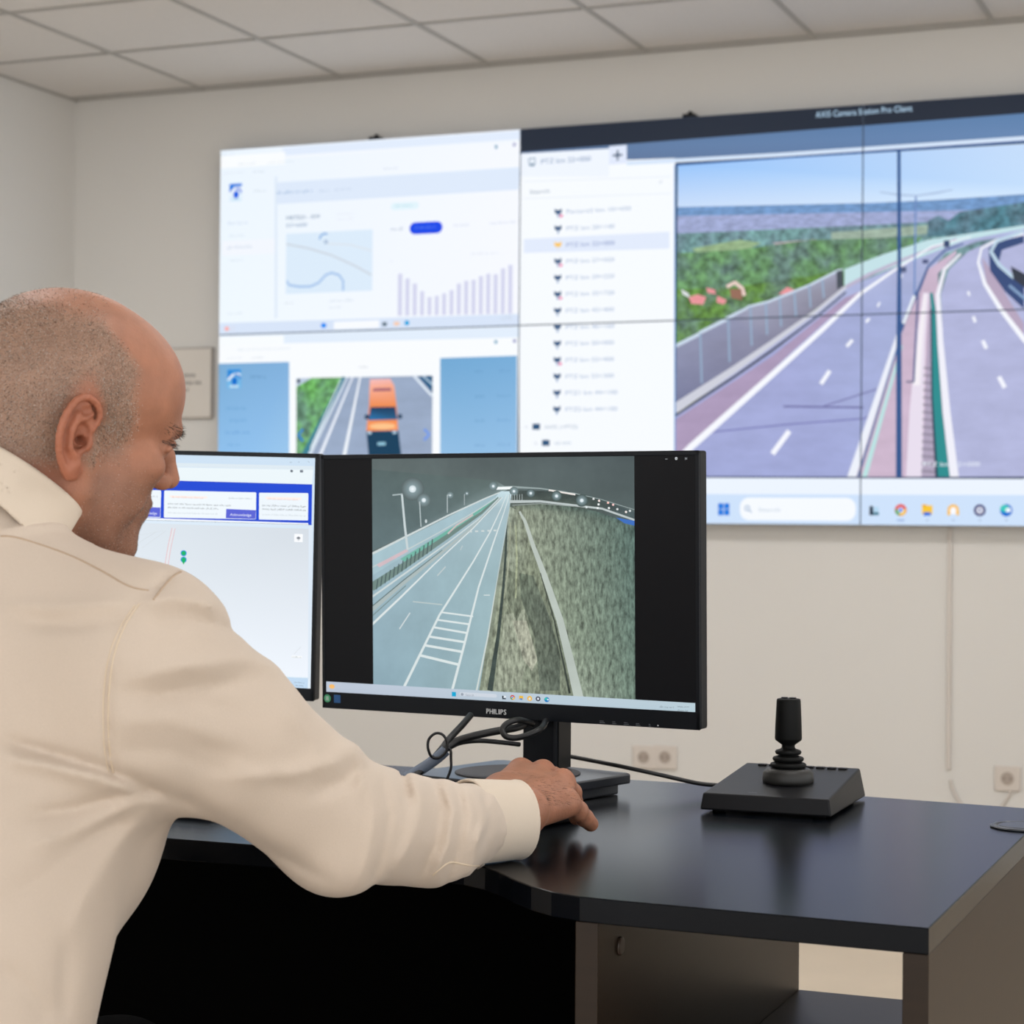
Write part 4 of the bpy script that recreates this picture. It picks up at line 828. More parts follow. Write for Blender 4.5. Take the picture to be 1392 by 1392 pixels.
cable('looped_cable', [(724, 984, 2.50), (706, 979, 2.47), (690, 983, 2.46), (683, 992, 2.455), (688, 1001, 2.45), (702, 1003, 2.45), (720, 998, 2.45), (736, 990, 2.46), (742, 980, 2.50)], .0038, 'black cable looped in front of the monitor neck')
cable('cable_tie', [(600, 1020, 2.455), (588, 1029, 2.445), (582, 1018, 2.44), (583, 1005, 2.44), (592, 997, 2.44), (602, 999, 2.44), (608, 1010, 2.44), (606, 1022, 2.44), (597, 1030, 2.44), (588, 1030, 2.44)], .0017, 'thin black tie looped around the cable bundle')
cable('cable_tie', [(604, 1022, 2.455), (612, 1019, 2.44), (613, 1032, 2.44), (613, 1044, 2.44), (609, 1056, 2.44), (604, 1066, 2.44)], .0017, 'thin black tie end hanging beside the cable bundle')
mb = MB(); mb.tube([atd(x, y, 2.45) for x, y in ((606, 1020), (596, 1029), (584, 1038), (570, 1047), (552, 1058))], .0068, 12, 6); tag(mb.build('cable_sleeve', m_slv), 'grey sleeve around the cable bundle behind the forearm', 'cable sleeve')
# ------------------------------------------------------------------ distance-field sculpting
def ell_(P, c, r, A=None):
    q = P-np.asarray(c, float)
    if A is not None: q = q@A
    r = np.asarray(r, float); k0 = np.linalg.norm(q/r, axis=1); k1 = np.linalg.norm(q/(r*r), axis=1)+1e-12
    return k0*(k0-1)/k1
def cap_(P, a, b, ra, rb=None):
    rb = ra if rb is None else rb; a = np.asarray(a, float); b = np.asarray(b, float); ab = b-a
    t = np.clip(((P-a)@ab)/(ab@ab+1e-12), 0, 1); return np.linalg.norm(P-a-t[:, None]*ab, axis=1)-(ra+(rb-ra)*t)
def chain_(P, pts, rs, k=0):
    d = None
    for i in range(len(pts)-1):
        e = cap_(P, pts[i], pts[i+1], rs[i], rs[i+1]); d = e if d is None else (smin(d, e, k) if k else np.minimum(d, e))
    return d
def smin(a, b, k): h = np.clip(.5+.5*(b-a)/k, 0, 1); return b*(1-h)+a*h-k*h*(1-h)
def smax(a, b, k): return -smin(-a, -b, k)
def surface(f, lo, hi, h, smooth=2):
    """surface nets over the blocks the surface passes through"""
    B = 8; lo = np.asarray(lo, float); n = np.ceil((np.asarray(hi)-lo)/(h*B)).astype(int)
    G = np.stack(np.meshgrid(*[np.arange(k) for k in n], indexing='ij'), -1).reshape(-1, 3)
    d = f(lo+(G*B+B/2)*h); G = G[np.abs(d) < h*B*1.25]
    loc = np.stack(np.meshgrid(*[np.arange(B+1)]*3, indexing='ij'), -1).reshape(-1, 3)
    S = 4096; nb = len(G); vals = np.empty((nb, (B+1)**3), np.float32)
    for i in range(0, nb, 400):
        g = G[i:i+400]; pts = (g[:, None, :]*B+loc[None]).reshape(-1, 3)
        vals[i:i+400] = f(lo+pts*h).reshape(len(g), -1)
    V = vals.reshape(nb, B+1, B+1, B+1)
    acc = np.zeros((nb, B, B, B, 3), np.float32); cnt = np.zeros((nb, B, B, B), np.float32)
    for ax in range(3):
        o1, o2 = [a for a in range(3) if a != ax]
        for p in (0, 1):
            for q in (0, 1):
                s0 = [slice(None)]+[slice(0, B)]*3; s1 = list(s0)
                for o, w in ((o1, p), (o2, q)): s0[o+1] = slice(w, B+w); s1[o+1] = slice(w, B+w)
                s1[ax+1] = slice(1, B+1)
                a, b = V[tuple(s0)], V[tuple(s1)]; m = (a < 0) != (b < 0); t = np.where(m, a/np.where(m, a-b, 1), 0)
                off = np.zeros((nb, B, B, B, 3), np.float32); off[..., o1] = p; off[..., o2] = q; off[..., ax] = t
                acc += off*m[..., None]; cnt += m
    act = np.argwhere(cnt > 0); bi = act[:, 0]; cell = G[bi]*B+act[:, 1:]
    key = (cell[:, 0]*S+cell[:, 1])*S+cell[:, 2]; od = np.argsort(key); key = key[od]; cell = cell[od]
    pos = acc[tuple(act.T)][od]/cnt[tuple(act.T)][od][:, None]
    X = lo+(cell+pos)*h; F = []
    def look(c):
        k = (c[:, 0]*S+c[:, 1])*S+c[:, 2]; i = np.searchsorted(key, k); i = np.clip(i, 0, len(key)-1); return np.where(key[i] == k, i, -1)
    for ax in range(3):
        o1, o2 = (ax+1) % 3, (ax+2) % 3
        s0 = [slice(None)]+[slice(0, B)]*3; s1 = list(s0); s1[ax+1] = slice(1, B+1)
        a, b = V[tuple(s0)], V[tuple(s1)]; w = np.argwhere((a < 0) != (b < 0)); c = G[w[:, 0]]*B+w[:, 1:]; neg = a[tuple(w.T)] < 0
        e1 = np.zeros(3, int); e1[o1] = 1; e2 = np.zeros(3, int); e2[o2] = 1
        q = np.stack([look(c), look(c-e1), look(c-e1-e2), look(c-e2)], 1); ok = (q >= 0).all(1); q = q[ok]; neg = neg[ok]
        q[~neg] = q[~neg][:, ::-1]; F.append(q)
    F = np.concatenate(F)
    E = np.concatenate([F[:, [i, (i+1) % 4]] for i in range(4)])
    for lam in [.5, -.52]*smooth:
        sm = np.zeros_like(X); ct = np.zeros(len(X))
        for u, v in ((0, 1), (1, 0)):
            for ax in range(3): sm[:, ax] += np.bincount(E[:, u], X[E[:, v], ax], len(X))
            ct += np.bincount(E[:, u], minlength=len(X))
        X = X+lam*(sm/np.maximum(ct, 1)[:, None]-X)
    return X, F
def normals(X, F):
    n = np.cross(X[F[:, 2]]-X[F[:, 0]], X[F[:, 3]]-X[F[:, 1]]); N = np.zeros_like(X)
    for k in range(4):
        for ax in range(3): N[:, ax] += np.bincount(F[:, k], n[:, ax], len(X))
    return N/(np.linalg.norm(N, axis=1)[:, None]+1e-12)
hr = np.array([math.cos(YAW), math.sin(YAW), 0]); hd = np.array([-math.sin(YAW), math.cos(YAW), 0]); hz = np.array([0, 0, 1.0])

# ------------------------------------------------------------------ the seated man
man = empty('person', (-1.12, 1.42, 0)); tag(man, 'bald seated man in cream shirt reaching right hand to the mouse', 'person')
mo_ = np.array([-1.12, 1.42, 0])
# head frame (millimetres, origin between the ear canals)
TH, PT, RO = R_(60), R_(12), R_(8)
Fh = hr*math.sin(TH)+hd*math.cos(TH); Lh = -(hr*math.cos(TH)-hd*math.sin(TH))
Fp = Fh*math.cos(PT)-hz*math.sin(PT); Up = hz*math.cos(PT)+Fh*math.sin(PT)
Lh, Up = Lh*math.cos(RO)+Up*math.sin(RO), Up*math.cos(RO)-Lh*math.sin(RO)
HC = atd(88, 589, 1.87); HA = np.stack([Fp, Lh, Up], 1)*1000
def to_head(P): return (P-HC)@HA
EAR = np.array([-9, -73, 0])
ear_t = R_(12)                                                # the shell stands off the skull
eF = np.array([math.cos(ear_t), math.sin(ear_t), 0]); eN = np.array([math.sin(ear_t), -math.cos(ear_t), 0]); eU = np.array([.0, -.06, 1]); eU /= np.linalg.norm(eU)
def ear(Q):
    q = Q-EAR-np.array([0, -3, 0]); E = np.stack([q@eF, q@eU, q@eN], 1)           # forward, up, outward
    rim = [(3, 3, 2), (8, 12, 4), (11, 24, 5), (5, 35, 6), (-6, 39, 8), (-16, 34, 10), (-22, 22, 11), (-24, 8, 11), (-22, -6, 10), (-17, -17, 8), (-10, -26, 6), (-3, -32, 4)]
    rs = [2.4, 2.8, 3.2, 3.5, 3.8, 3.9, 3.9, 3.8, 3.6, 3.6, 4.2, 5.6]
    rim = [(x*1.08, y*1.0, z) for x, y, z in rim]; rs = [r*.82 for r in rs]
    n_ = len(rim); rim = [tuple(v) for v in smooth_path(rim, 2)]; rs = list(np.interp(np.linspace(0, n_-1, len(rim)), range(n_), rs))
    d = chain_(E, rim, rs, 1.5)
    plate = ell_(E, (-8, 6, 3.5), (17, 31, 3.2)); d = smin(d, plate, 3)
    anti = chain_(E, [(-3, 30, 6), (-11, 21, 8), (-14, 8, 9), (-11, -7, 8), (-4, -14, 6)], [2.6, 3.2, 3.4, 3.2, 3.0], 1); d = smin(d, anti, 3)
    anti2 = chain_(E, [(4, 25, 5.5), (-4, 20, 7), (-11, 16, 8.5)], [1.8, 2.4, 2.6], 1); d = smin(d, anti2, 2)
    d = smin(d, chain_(E, [(-4, -14, 4), (0, -22, 3), (2, -31, 1)], [4, 5.5, 6], 3), 4)                      # lobe
    d = smin(d, cap_(E, (-4, -26, 3), (6, -28, -2), 5.5, 4.5), 4)
    conc = ell_(E, (-2.5, 3, 6), (9.5, 13, 9)); d = smax(d, -conc, 2); d = smax(d, -ell_(E, (-3, 27, 9), (7, 5, 5)), 2)                                        # bowl
    hole = cap_(E, (1, -1, 6), (3, -1, -10), 4.2); d = smax(d, -hole, 1.5)
    d = smin(d, ell_(E, (8.5, -2, 3.5), (3.8, 6.5, 4.2)), 3)                                                  # tragus
    d = smin(d, cap_(E, (6, 8, -3), (4, 20, -4), 5, 3.5), 3); d = smin(d, cap_(E, (4, 0, -7), (-8, 22, -4), 7, 5), 4)
    d = smax(d, -hole, 1.5)
    return d, hole
NB = atd(-22, 752, 1.83)                                      # base of the neck
nkU = hz*.78+(hr*.80+hd*.52)*.62; nkU /= np.linalg.norm(nkU); CB = atd(-21, 709, 1.835); NK = CB-nkU*.04
def head(P):
    Q = to_head(P)
    d = ell_(Q, (-8, 0, 50), (98, 76, 82))
    d = smin(d, ell_(Q, (40, 0, 48), (59, 62, 60)), 22)
    d = smin(d, ell_(Q, (-30, 0, 15), (66, 66, 62)), 20)
    d = smin(d, ell_(Q, (46, 0, -18), (46, 56, 62)), 18)
    for s in (-1, 1):
        d = smin(d, chain_(Q, [(2, s*54, -12), (8, s*53, -46), (46, s*36, -80), (72, s*12, -93)], [15, 15, 15, 14], 6), 16)
        d = smin(d, ell_(Q, (62, s*44, -10), (24, 20, 18)), 14)
        d = smin(d, ell_(Q, (40, s*46, -40), (34, 17, 32)), 16)
    d = smin(d, ell_(Q, (60, 0, -72), (30, 34, 28)), 14); d = smin(d, ell_(Q, (76, 0, -92), (15, 20, 14)), 12)
    d = smin(d, chain_(Q, [(80, -36, 24), (92, -20, 27), (94, 0, 24), (92, 20, 27), (80, 36, 24)], [8, 9, 8, 9, 8], 4), 10)
    for s in (-1, 1): d = smax(d, -ell_(Q, (97, s*32, 8), (15, 17, 11)), 8)
    for s in (-1, 1): d = smin(d, ell_(Q, (76, s*32, 8), (13.5, 14, 12.5)), 3)
    for s in (-1, 1): d = smin(d, chain_(Q, [(87, s*18, 14), (92, s*32, 15), (85, s*45, 10)], [3, 3.4, 3], 2), 3)
    d = smin(d, chain_(Q, [(92, 0, 16), (100, 0, 2), (109, 0, -18)], [7, 8, 9.5], 4), 8)
    for s in (-1, 1): d = smin(d, ell_(Q, (98, s*11, -22), (10, 8, 8)), 5)
    for s in (-1, 1): d = smax(d, -cap_(Q, (101, s*7, -32), (96, s*6, -22), 3.6, 2.5), 2)
    d = smin(d, ell_(Q, (76, 0, -50), (18, 30, 20)), 10)
    d = smin(d, ell_(Q, (88, 0, -45), (8, 20, 5)), 5); d = smin(d, ell_(Q, (86, 0, -56), (8, 18, 5.5)), 5); d = smax(d, -cap_(Q, (98, -18, -50.5), (98, 18, -50.5), 2.4), 2)
    e, hole = ear(Q); d = smin(d, e, 3.5); d = smax(d, -hole, 2)
    Qm = Q.copy(); Qm[:, 1] *= -1; e2, h2_ = ear(Qm); d = smin(d, e2, 3.5); d = smax(d, -h2_, 2)
    d = d/1000
    nk0 = HC+(Fp*-.030+Up*-.02); d = smin(d, chain_(P, [nk0, nk0+(NK-nk0)*.55, NK], [.058, .059, .060], .02), .028)
    d = smin(d, cap_(P, HC+Fp*.03-Up*.075, NK+Fh*.03, .036, .045), .03)
    return d
# body under the shirt
PHI = R_(38)
Ft = hr*math.sin(PHI)+hd*math.cos(PHI); Rt = hr*math.cos(PHI)-hd*math.sin(PHI)
def TA(lean):                                                 # torso axes: right, front, up (leaning forward)
    f = Ft*math.cos(lean)-hz*math.sin(lean); u = hz*math.cos(lean)+Ft*math.sin(lean); return np.stack([Rt, f, u], 1)
SH, MID, EL = atd(186, 912, 1.76), atd(308, 1003, 1.80), atd(450, 1114, 1.865)
FA, CU = atd(585, 1131, 1.955), atd(664, 1118, 2.03)
WR = atd(698, 1106, 2.075)
CH = atd(-30, 1010, 1.85); WA = atd(-118, 1330, 1.76); HP = WA+np.array([-.02, -.05, -.2])
LS = CH*2-SH+hz*(SH[2]-CH[2])*2
LS = NB+(-Rt)*.17-hz*.075
K = {}
K['pinky'] = [atd(772, 1090, 2.145), atd(786, 1103, 2.165), atd(795, 1112, 2.180), atd(803, 1120, 2.195)]
K['ring'] = [atd(765, 1062, 2.178), atd(778, 1078, 2.205), atd(783, 1098, 2.222), atd(783, 1112, 2.226)]
K['middle'] = [atd(738, 1050, 2.205), atd(752, 1056, 2.245), atd(758, 1072, 2.268), atd(759, 1086, 2.275)]
K['index'] = [atd(708, 1048, 2.215), atd(716, 1050, 2.260), atd(720, 1063, 2.286), atd(722, 1077, 2.296)]
K['thumb'] = [atd(684, 1078, 2.135), atd(680, 1078, 2.175), atd(688, 1090, 2.205), atd(698, 1098, 2.225)]
FR = dict(pinky=(.0115, .0102, .0096, .0084), ring=(.0118, .0098, .0090, .0078), middle=(.0122, .0102, .0092, .0080), index=(.0120, .0102, .0092, .0080), thumb=(.0150, .0125, .0112, .0092))
def hand(P):
    d = cap_(P, CU+(WR-CU)*.2, WR, .029, .029)
    d = smin(d, cap_(P, WR+cU*.004-cR*.012, WR+cU*.004+cR*.012, .024), .012)
    for n, r in (('pinky', .013), ('ring', .0145), ('middle', .0150), ('index', .0145)):
        base = WR+(K[n][0]-WR)*.25; d = smin(d, cap_(P, base, K[n][0]-hz*.0035, .021, r), .010)
    d = smin(d, cap_(P, WR-cR*.014, K['thumb'][0], .022, .018), .012)
    d = smin(d, cap_(P, atd(664, 1088, 2.10), K['index'][0]-hz*.006, .020, .014), .014)
    pc = (K['ring'][0]+K['middle'][0]+WR)/3-hz*.010; d = smin(d, ell_(P, pc, (.036, .040, .017)), .012)
    for n in K: d = smin(d, chain_(P, K[n], FR[n], .0025), .0045)
    for n in ('pinky', 'ring', 'middle', 'index'):
        d = smin(d, np.linalg.norm(P-K[n][0]-hz*.0032, axis=1)-FR[n][0]*.80, .006)
        d = smin(d, np.linalg.norm(P-K[n][1]-hz*.001, axis=1)-FR[n][1]*1.02, .003)
        a, b = WR+(K[n][0]-WR)*.35+hz*.012, K[n][0]+hz*.004; d = smin(d, cap_(P, a, b, .003, .003), .008)          # tendons
    return d
# skin meshes: fine head and hand, coarser arm and torso hidden in the shirt, one body
X1, F1 = surface(head, HC-np.array([.16, .16, .30]), HC+np.array([.17, .17, .17]), .0016, 2)
keep = X1[:, 2] > NB[2]-.045
X2, F2 = surface(hand, WR-np.array([.09, .08, .07]), WR+np.array([.12, .20, .07]), .0014, 2)
def inner(P):
    d = chain_(P, [SH, MID, EL, FA, CU], [.055, .05, .042, .036, .028], .02)
    d = smin(d, cap_(P, SH, NB-hz*.03, .05, .05), .05); d = smin(d, ell_(P, CH-Ft*-.0, (.14, .10, .20), TA(R_(18))), .05); d = smin(d, ell_(P, WA, (.13, .11, .22), TA(R_(12))), .05)
    return smin(d, cap_(P, NB-hz*.04, LS, .045, .05), .03)
X3, F3 = surface(inner, CH-np.array([.45, .45, .55]), CH+np.array([.55, .55, .30]), .009, 2)
XB = np.concatenate([X1, X2, X3]); FB = np.concatenate([F1, F2+len(X1), F3+len(X1)+len(X2)])
Q = to_head(XB); NBm = normals(XB, FB)
def sstep(x, a, b): t = np.clip((x-a)/(b-a), 0, 1); return t*t*(3-2*t)
edist = ear(Q)[0]; Qm_ = Q.copy(); Qm_[:, 1] *= -1; edist = np.minimum(edist, ear(Qm_)[0])
def hair_mask(Q, ed):
    x, y, z = Q.T
    hairline = 45-10*sstep(z, 20, 60)-34*sstep(z, 70, 108)                              # receding temples
    m = (1-sstep(x, hairline-14, hairline+6))*sstep(z, -34+.12*x, -14+.12*x)
    m *= 1-.82*sstep(z, 96, 122)                                                         # thin crown
    m *= np.where((x > 14) & (z < 12), sstep(z, -30, 10)*.9, 1)
    m *= sstep(ed, 2, 9)
    return np.clip(m, 0, 1)*(Q[:, 2] > -80)
def beard_mask(Q, ed):
    x, y, z = Q.T
    m = sstep(x, 6, 24)*sstep(-z, 4, 34)*(1-sstep(x, 70, 100)*(1-sstep(-z, 34, 44)))*sstep(z, -125, -104)
    return np.clip(m*sstep(ed, 2, 8), 0, 1)
n1 = len(X1); hm = hair_mask(Q, edist); bm_ = beard_mask(Q, edist); hm[n1:] = 0; bm_[n1:] = 0
m_skin = mat('skin', (190, 132, 106), .5, spec=.35, sss=.12)
nt = m_skin.node_tree; bs = nt.nodes['Principled BSDF']; bs.inputs['Subsurface Radius'].default_value = (1, .4, .25)
a1 = nt.nodes.new('ShaderNodeAttribute'); a1.attribute_name = 'tone'
tcn = nt.nodes.new('ShaderNodeTexCoord'); ns = nt.nodes.new('ShaderNodeTexNoise'); ns.inputs['Scale'].default_value = 45; ns.inputs['Detail'].default_value = 6; nt.links.new(tcn.outputs['Object'], ns.inputs['Vector'])
mr = nt.nodes.new('ShaderNodeMapRange'); mr.inputs['From Min'].default_value = .3; mr.inputs['From Max'].default_value = .7; mr.inputs['To Min'].default_value = .86; mr.inputs['To Max'].default_value = 1.12; nt.links.new(ns.outputs['Fac'], mr.inputs['Value'])
vm = nt.nodes.new('ShaderNodeVectorMath'); vm.operation = 'SCALE'; nt.links.new(a1.outputs['Color'], vm.inputs[0]); nt.links.new(mr.outputs[0], vm.inputs['Scale']); nt.links.new(vm.outputs[0], bs.inputs['Base Color'])
n2 = nt.nodes.new('ShaderNodeTexNoise'); n2.inputs['Scale'].default_value = 420; n2.inputs['Detail'].default_value = 3; nt.links.new(tcn.outputs['Object'], n2.inputs['Vector'])
bp = nt.nodes.new('ShaderNodeBump'); bp.inputs['Strength'].default_value = .35; bp.inputs['Distance'].default_value = .0012; nt.links.new(n2.outputs['Fac'], bp.inputs['Height']); nt.links.new(bp.outputs[0], bs.inputs['Normal'])
body = mesh_obj('body', XB-mo_, FB, m_skin, man)
skin = np.array(lin((164, 113, 89))); red = np.array(lin((164, 94, 70))); scalp = np.array(lin((152, 124, 106))); brd = np.array(lin((132, 100, 84))); crown = np.array(lin((205, 150, 122)))
tone = np.tile(skin, (len(XB), 1))
w_ = (np.exp(-(edist/5)**2)*.5)[:, None]; w_[n1:] = 0; tone = tone*(1-w_)+red*w_
w_ = (sstep(-Q[:, 2], 20, 60)*sstep(-Q[:, 0], -10, 30)*.6)[:, None]; w_[n1:] = 0; tone = tone*(1-w_)+red*w_
tone = tone*(1-.85*hm[:, None])+scalp*.85*hm[:, None]; tone = tone*(1-.6*bm_[:, None])+brd*.6*bm_[:, None]
ca = body.data.color_attributes.new('tone', 'FLOAT_COLOR', 'POINT'); ca.data.foreach_set('color', np.c_[tone, np.ones(len(tone))].astype(np.float32).ravel())
# cropped hair, stubble, brows and lashes: short tapering blades
def blades(name, n, w, L, wd, mats, lean, tilt=.5, ms=None):
    pr = w/w.sum(); idx = rng.choice(len(w), n, p=pr); jit = rng.normal(0, .0007, (n, 3))
    p = XB[idx]+jit; nn_ = NBm[idx]; p = p-nn_*(jit*nn_).sum(1)[:, None]-nn_*.0002
    dr = nn_+tilt*lean+rng.normal(0, .35, (n, 3)); dr /= np.linalg.norm(dr, axis=1)[:, None]
    sd = np.cross(dr, rng.normal(0, 1, (n, 3))); sd /= np.linalg.norm(sd, axis=1)[:, None]
    ln = L*rng.uniform(.6, 1.2, (n, 1)); V = np.stack([p-sd*wd/2, p+sd*wd/2, p+dr*ln], 1).reshape(-1, 3)
    F = np.arange(3*n).reshape(-1, 3); mi = rng.choice(len(mats), n, p=ms)
    return mesh_obj(name, V-mo_, F, mats, man, False, mi)
h_grey = mat('hair_grey', (214, 206, 198), .5); h_dark = mat('hair_dark', (80, 64, 55), .5); h_mid = mat('hair_brown', (128, 108, 94), .5); h_blk = mat('hair_black', (30, 24, 22), .5)
back = -Fp*.2-Up*.8
tag(blades('cropped_hair', 48000, hm**1.2, .0021, .0005, [h_grey, h_dark, h_mid], back, .7, [.42, .28, .30]), kind='stuff')
tag(blades('beard_stubble', 12000, bm_, .0013, .00036, [h_grey, h_dark, h_mid], -Up, .5, [.18, .50, .32]), kind='stuff')
brow = np.exp(-(((Q[:, 2]-26-.06*np.abs(Q[:, 1]))/4.2)**2))*(Q[:, 0] > 66)*sstep(np.abs(Q[:, 1]), 12, 18)*(1-sstep(np.abs(Q[:, 1]), 44, 52)); brow[n1:] = 0
tag(blades('eyebrows', 330, brow, .0045, .0005, [h_blk, h_dark], Fp*.3-Up*.15, 1.1, [.6, .4]), 'dark eyebrows', kind='stuff')
lash = np.exp(-(((Q[:, 2]-15)/1.6)**2))*(Q[:, 0] > 76)*(np.abs(np.abs(Q[:, 1])-33) < 14); lash[n1:] = 0
tag(blades('eyelashes', 260, lash, .006, .0005, [h_blk], Fp-Up*.3, 1.6), 'dark lashes', kind='stuff')
hb = (np.arange(len(XB)) >= n1)*(np.arange(len(XB)) < n1+len(X2))*(NBm[:, 2] > .2)*(XB[:, 2] > .78)*1.0; hb *= np.exp(-np.linalg.norm(XB-(WR+(K['pinky'][0]-WR)*.55), axis=1)**2/.03**2)
tag(blades('hand_hair', 260, hb, .006, .00028, [h_dark], cR-hz*.5, 2.2), kind='stuff')

# ------------------------------------------------------------------ shirt
m_shirt = mat('cream_shirt_cotton', (201, 186, 171), .85, spec=.2, sheen=.15, noise=(700, .02), bump=(900, .25))
m_cuff = mat('cream_cuff_cotton', (210, 196, 179), .85, spec=.2, sheen=.15, bump=(900, .2)); m_seam = mat('seam_thread', (212, 195, 172), .8); m_seamd = mat('seam_shadow_thread', (182, 160, 138), .9)
m_btn = mat('shirt_button', (120, 112, 104), .3)
def pline(px, py, L):
    d = np.full(len(px), 1e9); tt = np.zeros(len(px)); n = len(L)-1
    for i in range(n):
        a = np.array(L[i], float); b = np.array(L[i+1], float); ab = b-a
        t = np.clip(((px-a[0])*ab[0]+(py-a[1])*ab[1])/(ab@ab), 0, 1); e = np.hypot(px-a[0]-t*ab[0], py-a[1]-t*ab[1]); m = e < d; d[m] = e[m]; tt[m] = (i+t[m])/n
    return d, tt
FOLDS = [  # fold lines on the cloth: path, width, height (m)
    ([(190, 818), (240, 812), (300, 825)], 11, .005), ([(205, 845), (255, 838), (330, 862)], 12, -.004), ([(205, 805), (232, 782)], 8, -.004),
    ([(0, 822), (80, 826), (170, 818)], 12, .0035), ([(30, 845), (110, 850), (175, 842)], 14, -.003),
    ([(165, 925), (250, 905), (330, 895), (390, 912)], 16, .004), ([(190, 955), (260, 935), (340, 925)], 16, -.0035),
    ([(480, 1012), (455, 1035), (400, 1052), (300, 1056)], 15, .005), ([(500, 1040), (470, 1062), (420, 1078)], 13, -.004), ([(478, 1008), (490, 1040), (492, 1080)], 10, .004),
    ([(560, 1052), (572, 1090), (560, 1140), (535, 1190)], 12, .0042), ([(590, 1056), (602, 1095), (592, 1150), (570, 1195)], 11, -.0035), ([(545, 1048), (550, 1060), (556, 1090)], 7, -.005),
    ([(600, 1060), (616, 1100), (608, 1150), (590, 1190)], 9, .004), ([(632, 1066), (640, 1105), (634, 1150)], 12, .002), ([(660, 1072), (664, 1110), (655, 1160)], 10, -.002),
    ([(0, 1005), (60, 1022), (130, 1042), (215, 1072)], 11, -.0055), ([(0, 1030), (60, 1040), (140, 1060), (200, 1085)], 13, .005), ([(30, 1110), (100, 1100), (160, 1082), (215, 1076)], 12, -.0045), ([(40, 1150), (110, 1128), (190, 1090)], 15, .004),
    ([(0, 1225), (60, 1190), (130, 1130), (190, 1095)], 18, -.003), ([(80, 1300), (110, 1230), (160, 1150), (205, 1100)], 20, .0035), ([(85, 1392), (88, 1320), (92, 1250)], 16, -.003), ([(0, 1310), (40, 1350), (70, 1392)], 18, -.003),
    ([(160, 1060), (260, 1090), (360, 1150), (450, 1200)], 14, -.003), ([(380, 960), (420, 1000), (440, 1050)], 14, .002), ([(250, 1010), (330, 1030), (390, 1070)], 20, -.002), ([(0, 722), (70, 712), (130, 718)], 7, .003),
    ([(150, 900), (146, 960), (148, 1020), (155, 1060)], 7, -.004)]
FOLDS += [([(676, 1070), (684, 1082), (690, 1098)], 6, -.0045), ([(668, 1080), (660, 1120), (640, 1160)], 6, .0022), ([(694, 1100), (702, 1120), (704, 1140), (690, 1155)], 5, -.002)]
FOLDS += [([(x, 1062+(x-560)*.1), (x+9, 1110), (x-2, 1165), (x-16, 1205)], 6.5, h_) for x, h_ in ((500, .0022), (520, -.0026), (622, -.003), (648, .0026), (676, -.002))]
FOLDS += [([(150, 905+i*38), (230, 900+i*40), (330, 925+i*44)], 17, h_) for i, h_ in ((0, .0015), (1, -.002), (2, .0022), (3, -.002))]
def vnoise(P, s, seed):
    r = np.random.default_rng(seed); o = np.zeros(len(P))
    for i in range(6):
        k = r.normal(0, 1, 3); k /= np.linalg.norm(k); o += np.sin(P@k*s*r.uniform(.6, 1.6)+r.uniform(0, 6.3)+1.3*np.sin(P@np.roll(k, 1)*s*.6))
    return o/6
def shirt(P, folds=True):
    d = ell_(P, CH-hz*.02, (.180, .130, .235), TA(R_(22)))
    d = smin(d, ell_(P, WA, (.182, .142, .26), TA(R_(12))), .07)
    d = smin(d, ell_(P, HP, (.185, .150, .16), TA(0)), .06)
    d = smin(d, ell_(P, CH+Rt*.07+hz*.045-Ft*.035, (.10, .10, .14), TA(R_(22))), .05)          # shoulder blade
    d = smin(d, ell_(P, atd(140, 1080, 1.83), (.06, .06, .11)), .04)
    arm = chain_(P, [SH, MID, EL], [.086, .0695, .061], .015); arm = smin(arm, chain_(P, [EL, FA, CU], [.061, .0495, .0365], .015), .012)
    arm = smin(arm, ell_(P, atd(462, 1168, 1.85), (.03, .03, .028)), .03)
    d = smin(d, cap_(P, NB+Rt*.055-hz*.045, SH+hz*.018, .066, .066), .04)
    d = smin(d, cap_(P, NB+Rt*.02-hz*.062-Ft*.02, SH-hz*.05-Ft*.02, .07, .06), .05)
    d = smin(d, cap_(P, NB-Rt*.035-hz*.055, LS, .062, .062), .05)
    d = smin(d, chain_(P, [LS, LS-Rt*.03+Ft*.04-hz*.23, LS+Rt*.05+Ft*.22-hz*.26], [.068, .058, .042], .02), .04)
    d = smin(d, arm, .045)
    d = smin(d, cap_(P, NB-hz*.055, NB-hz*.01, .080, .062), .03)
    d = smin(d, cap_(P, CB-nkU*.13, CB-nkU*.012, .092, .0735), .03)
    if folds:
        px, py, dd = proj(P)
        front = dd < 2.1
        for L, w, h_ in FOLDS:
            e, t = pline(px, py, L); g = np.exp(-(e/(w*.85))**1.6)*np.clip(np.minimum(t, 1-t)*5+.25, 0, 1); d = d-1.35*h_*g*front
        d = d-.0022*vnoise(P, 30, 5)-.0012*vnoise(P*np.array([1, 1, .6]), 75, 9)
    return d
nkU = hz*.78+(hr*.80+hd*.52)*.62; nkU /= np.linalg.norm(nkU); CB = atd(-21, 709, 1.835)
ax_ = WR-CU; ax_ = ax_/np.linalg.norm(ax_); ax_ = hr*.76+hd*.62-hz*.05; ax_ /= np.linalg.norm(ax_)
C0 = atd(666, 1116, 2.035); up_ = hz-ax_*(hz@ax_); up_ /= np.linalg.norm(up_); sd_ = np.cross(ax_, up_)
def shirt_cut(P):
    d = shirt(P)
    q = P-CB; a = q@nkU; rr = np.linalg.norm(q-a[:, None]*nkU, axis=1)
    hole = np.maximum(rr-.0675, -(a+.022)); d = smax(smax(d, -hole, .003), np.where(rr < .1, a-.028, -1), .003)
    d = smax(d, np.where(np.linalg.norm(P-C0, axis=1) < .12, (P-C0)@ax_+.014, -1), .002)
    return smax(d, .50-P[:, 2], .01)
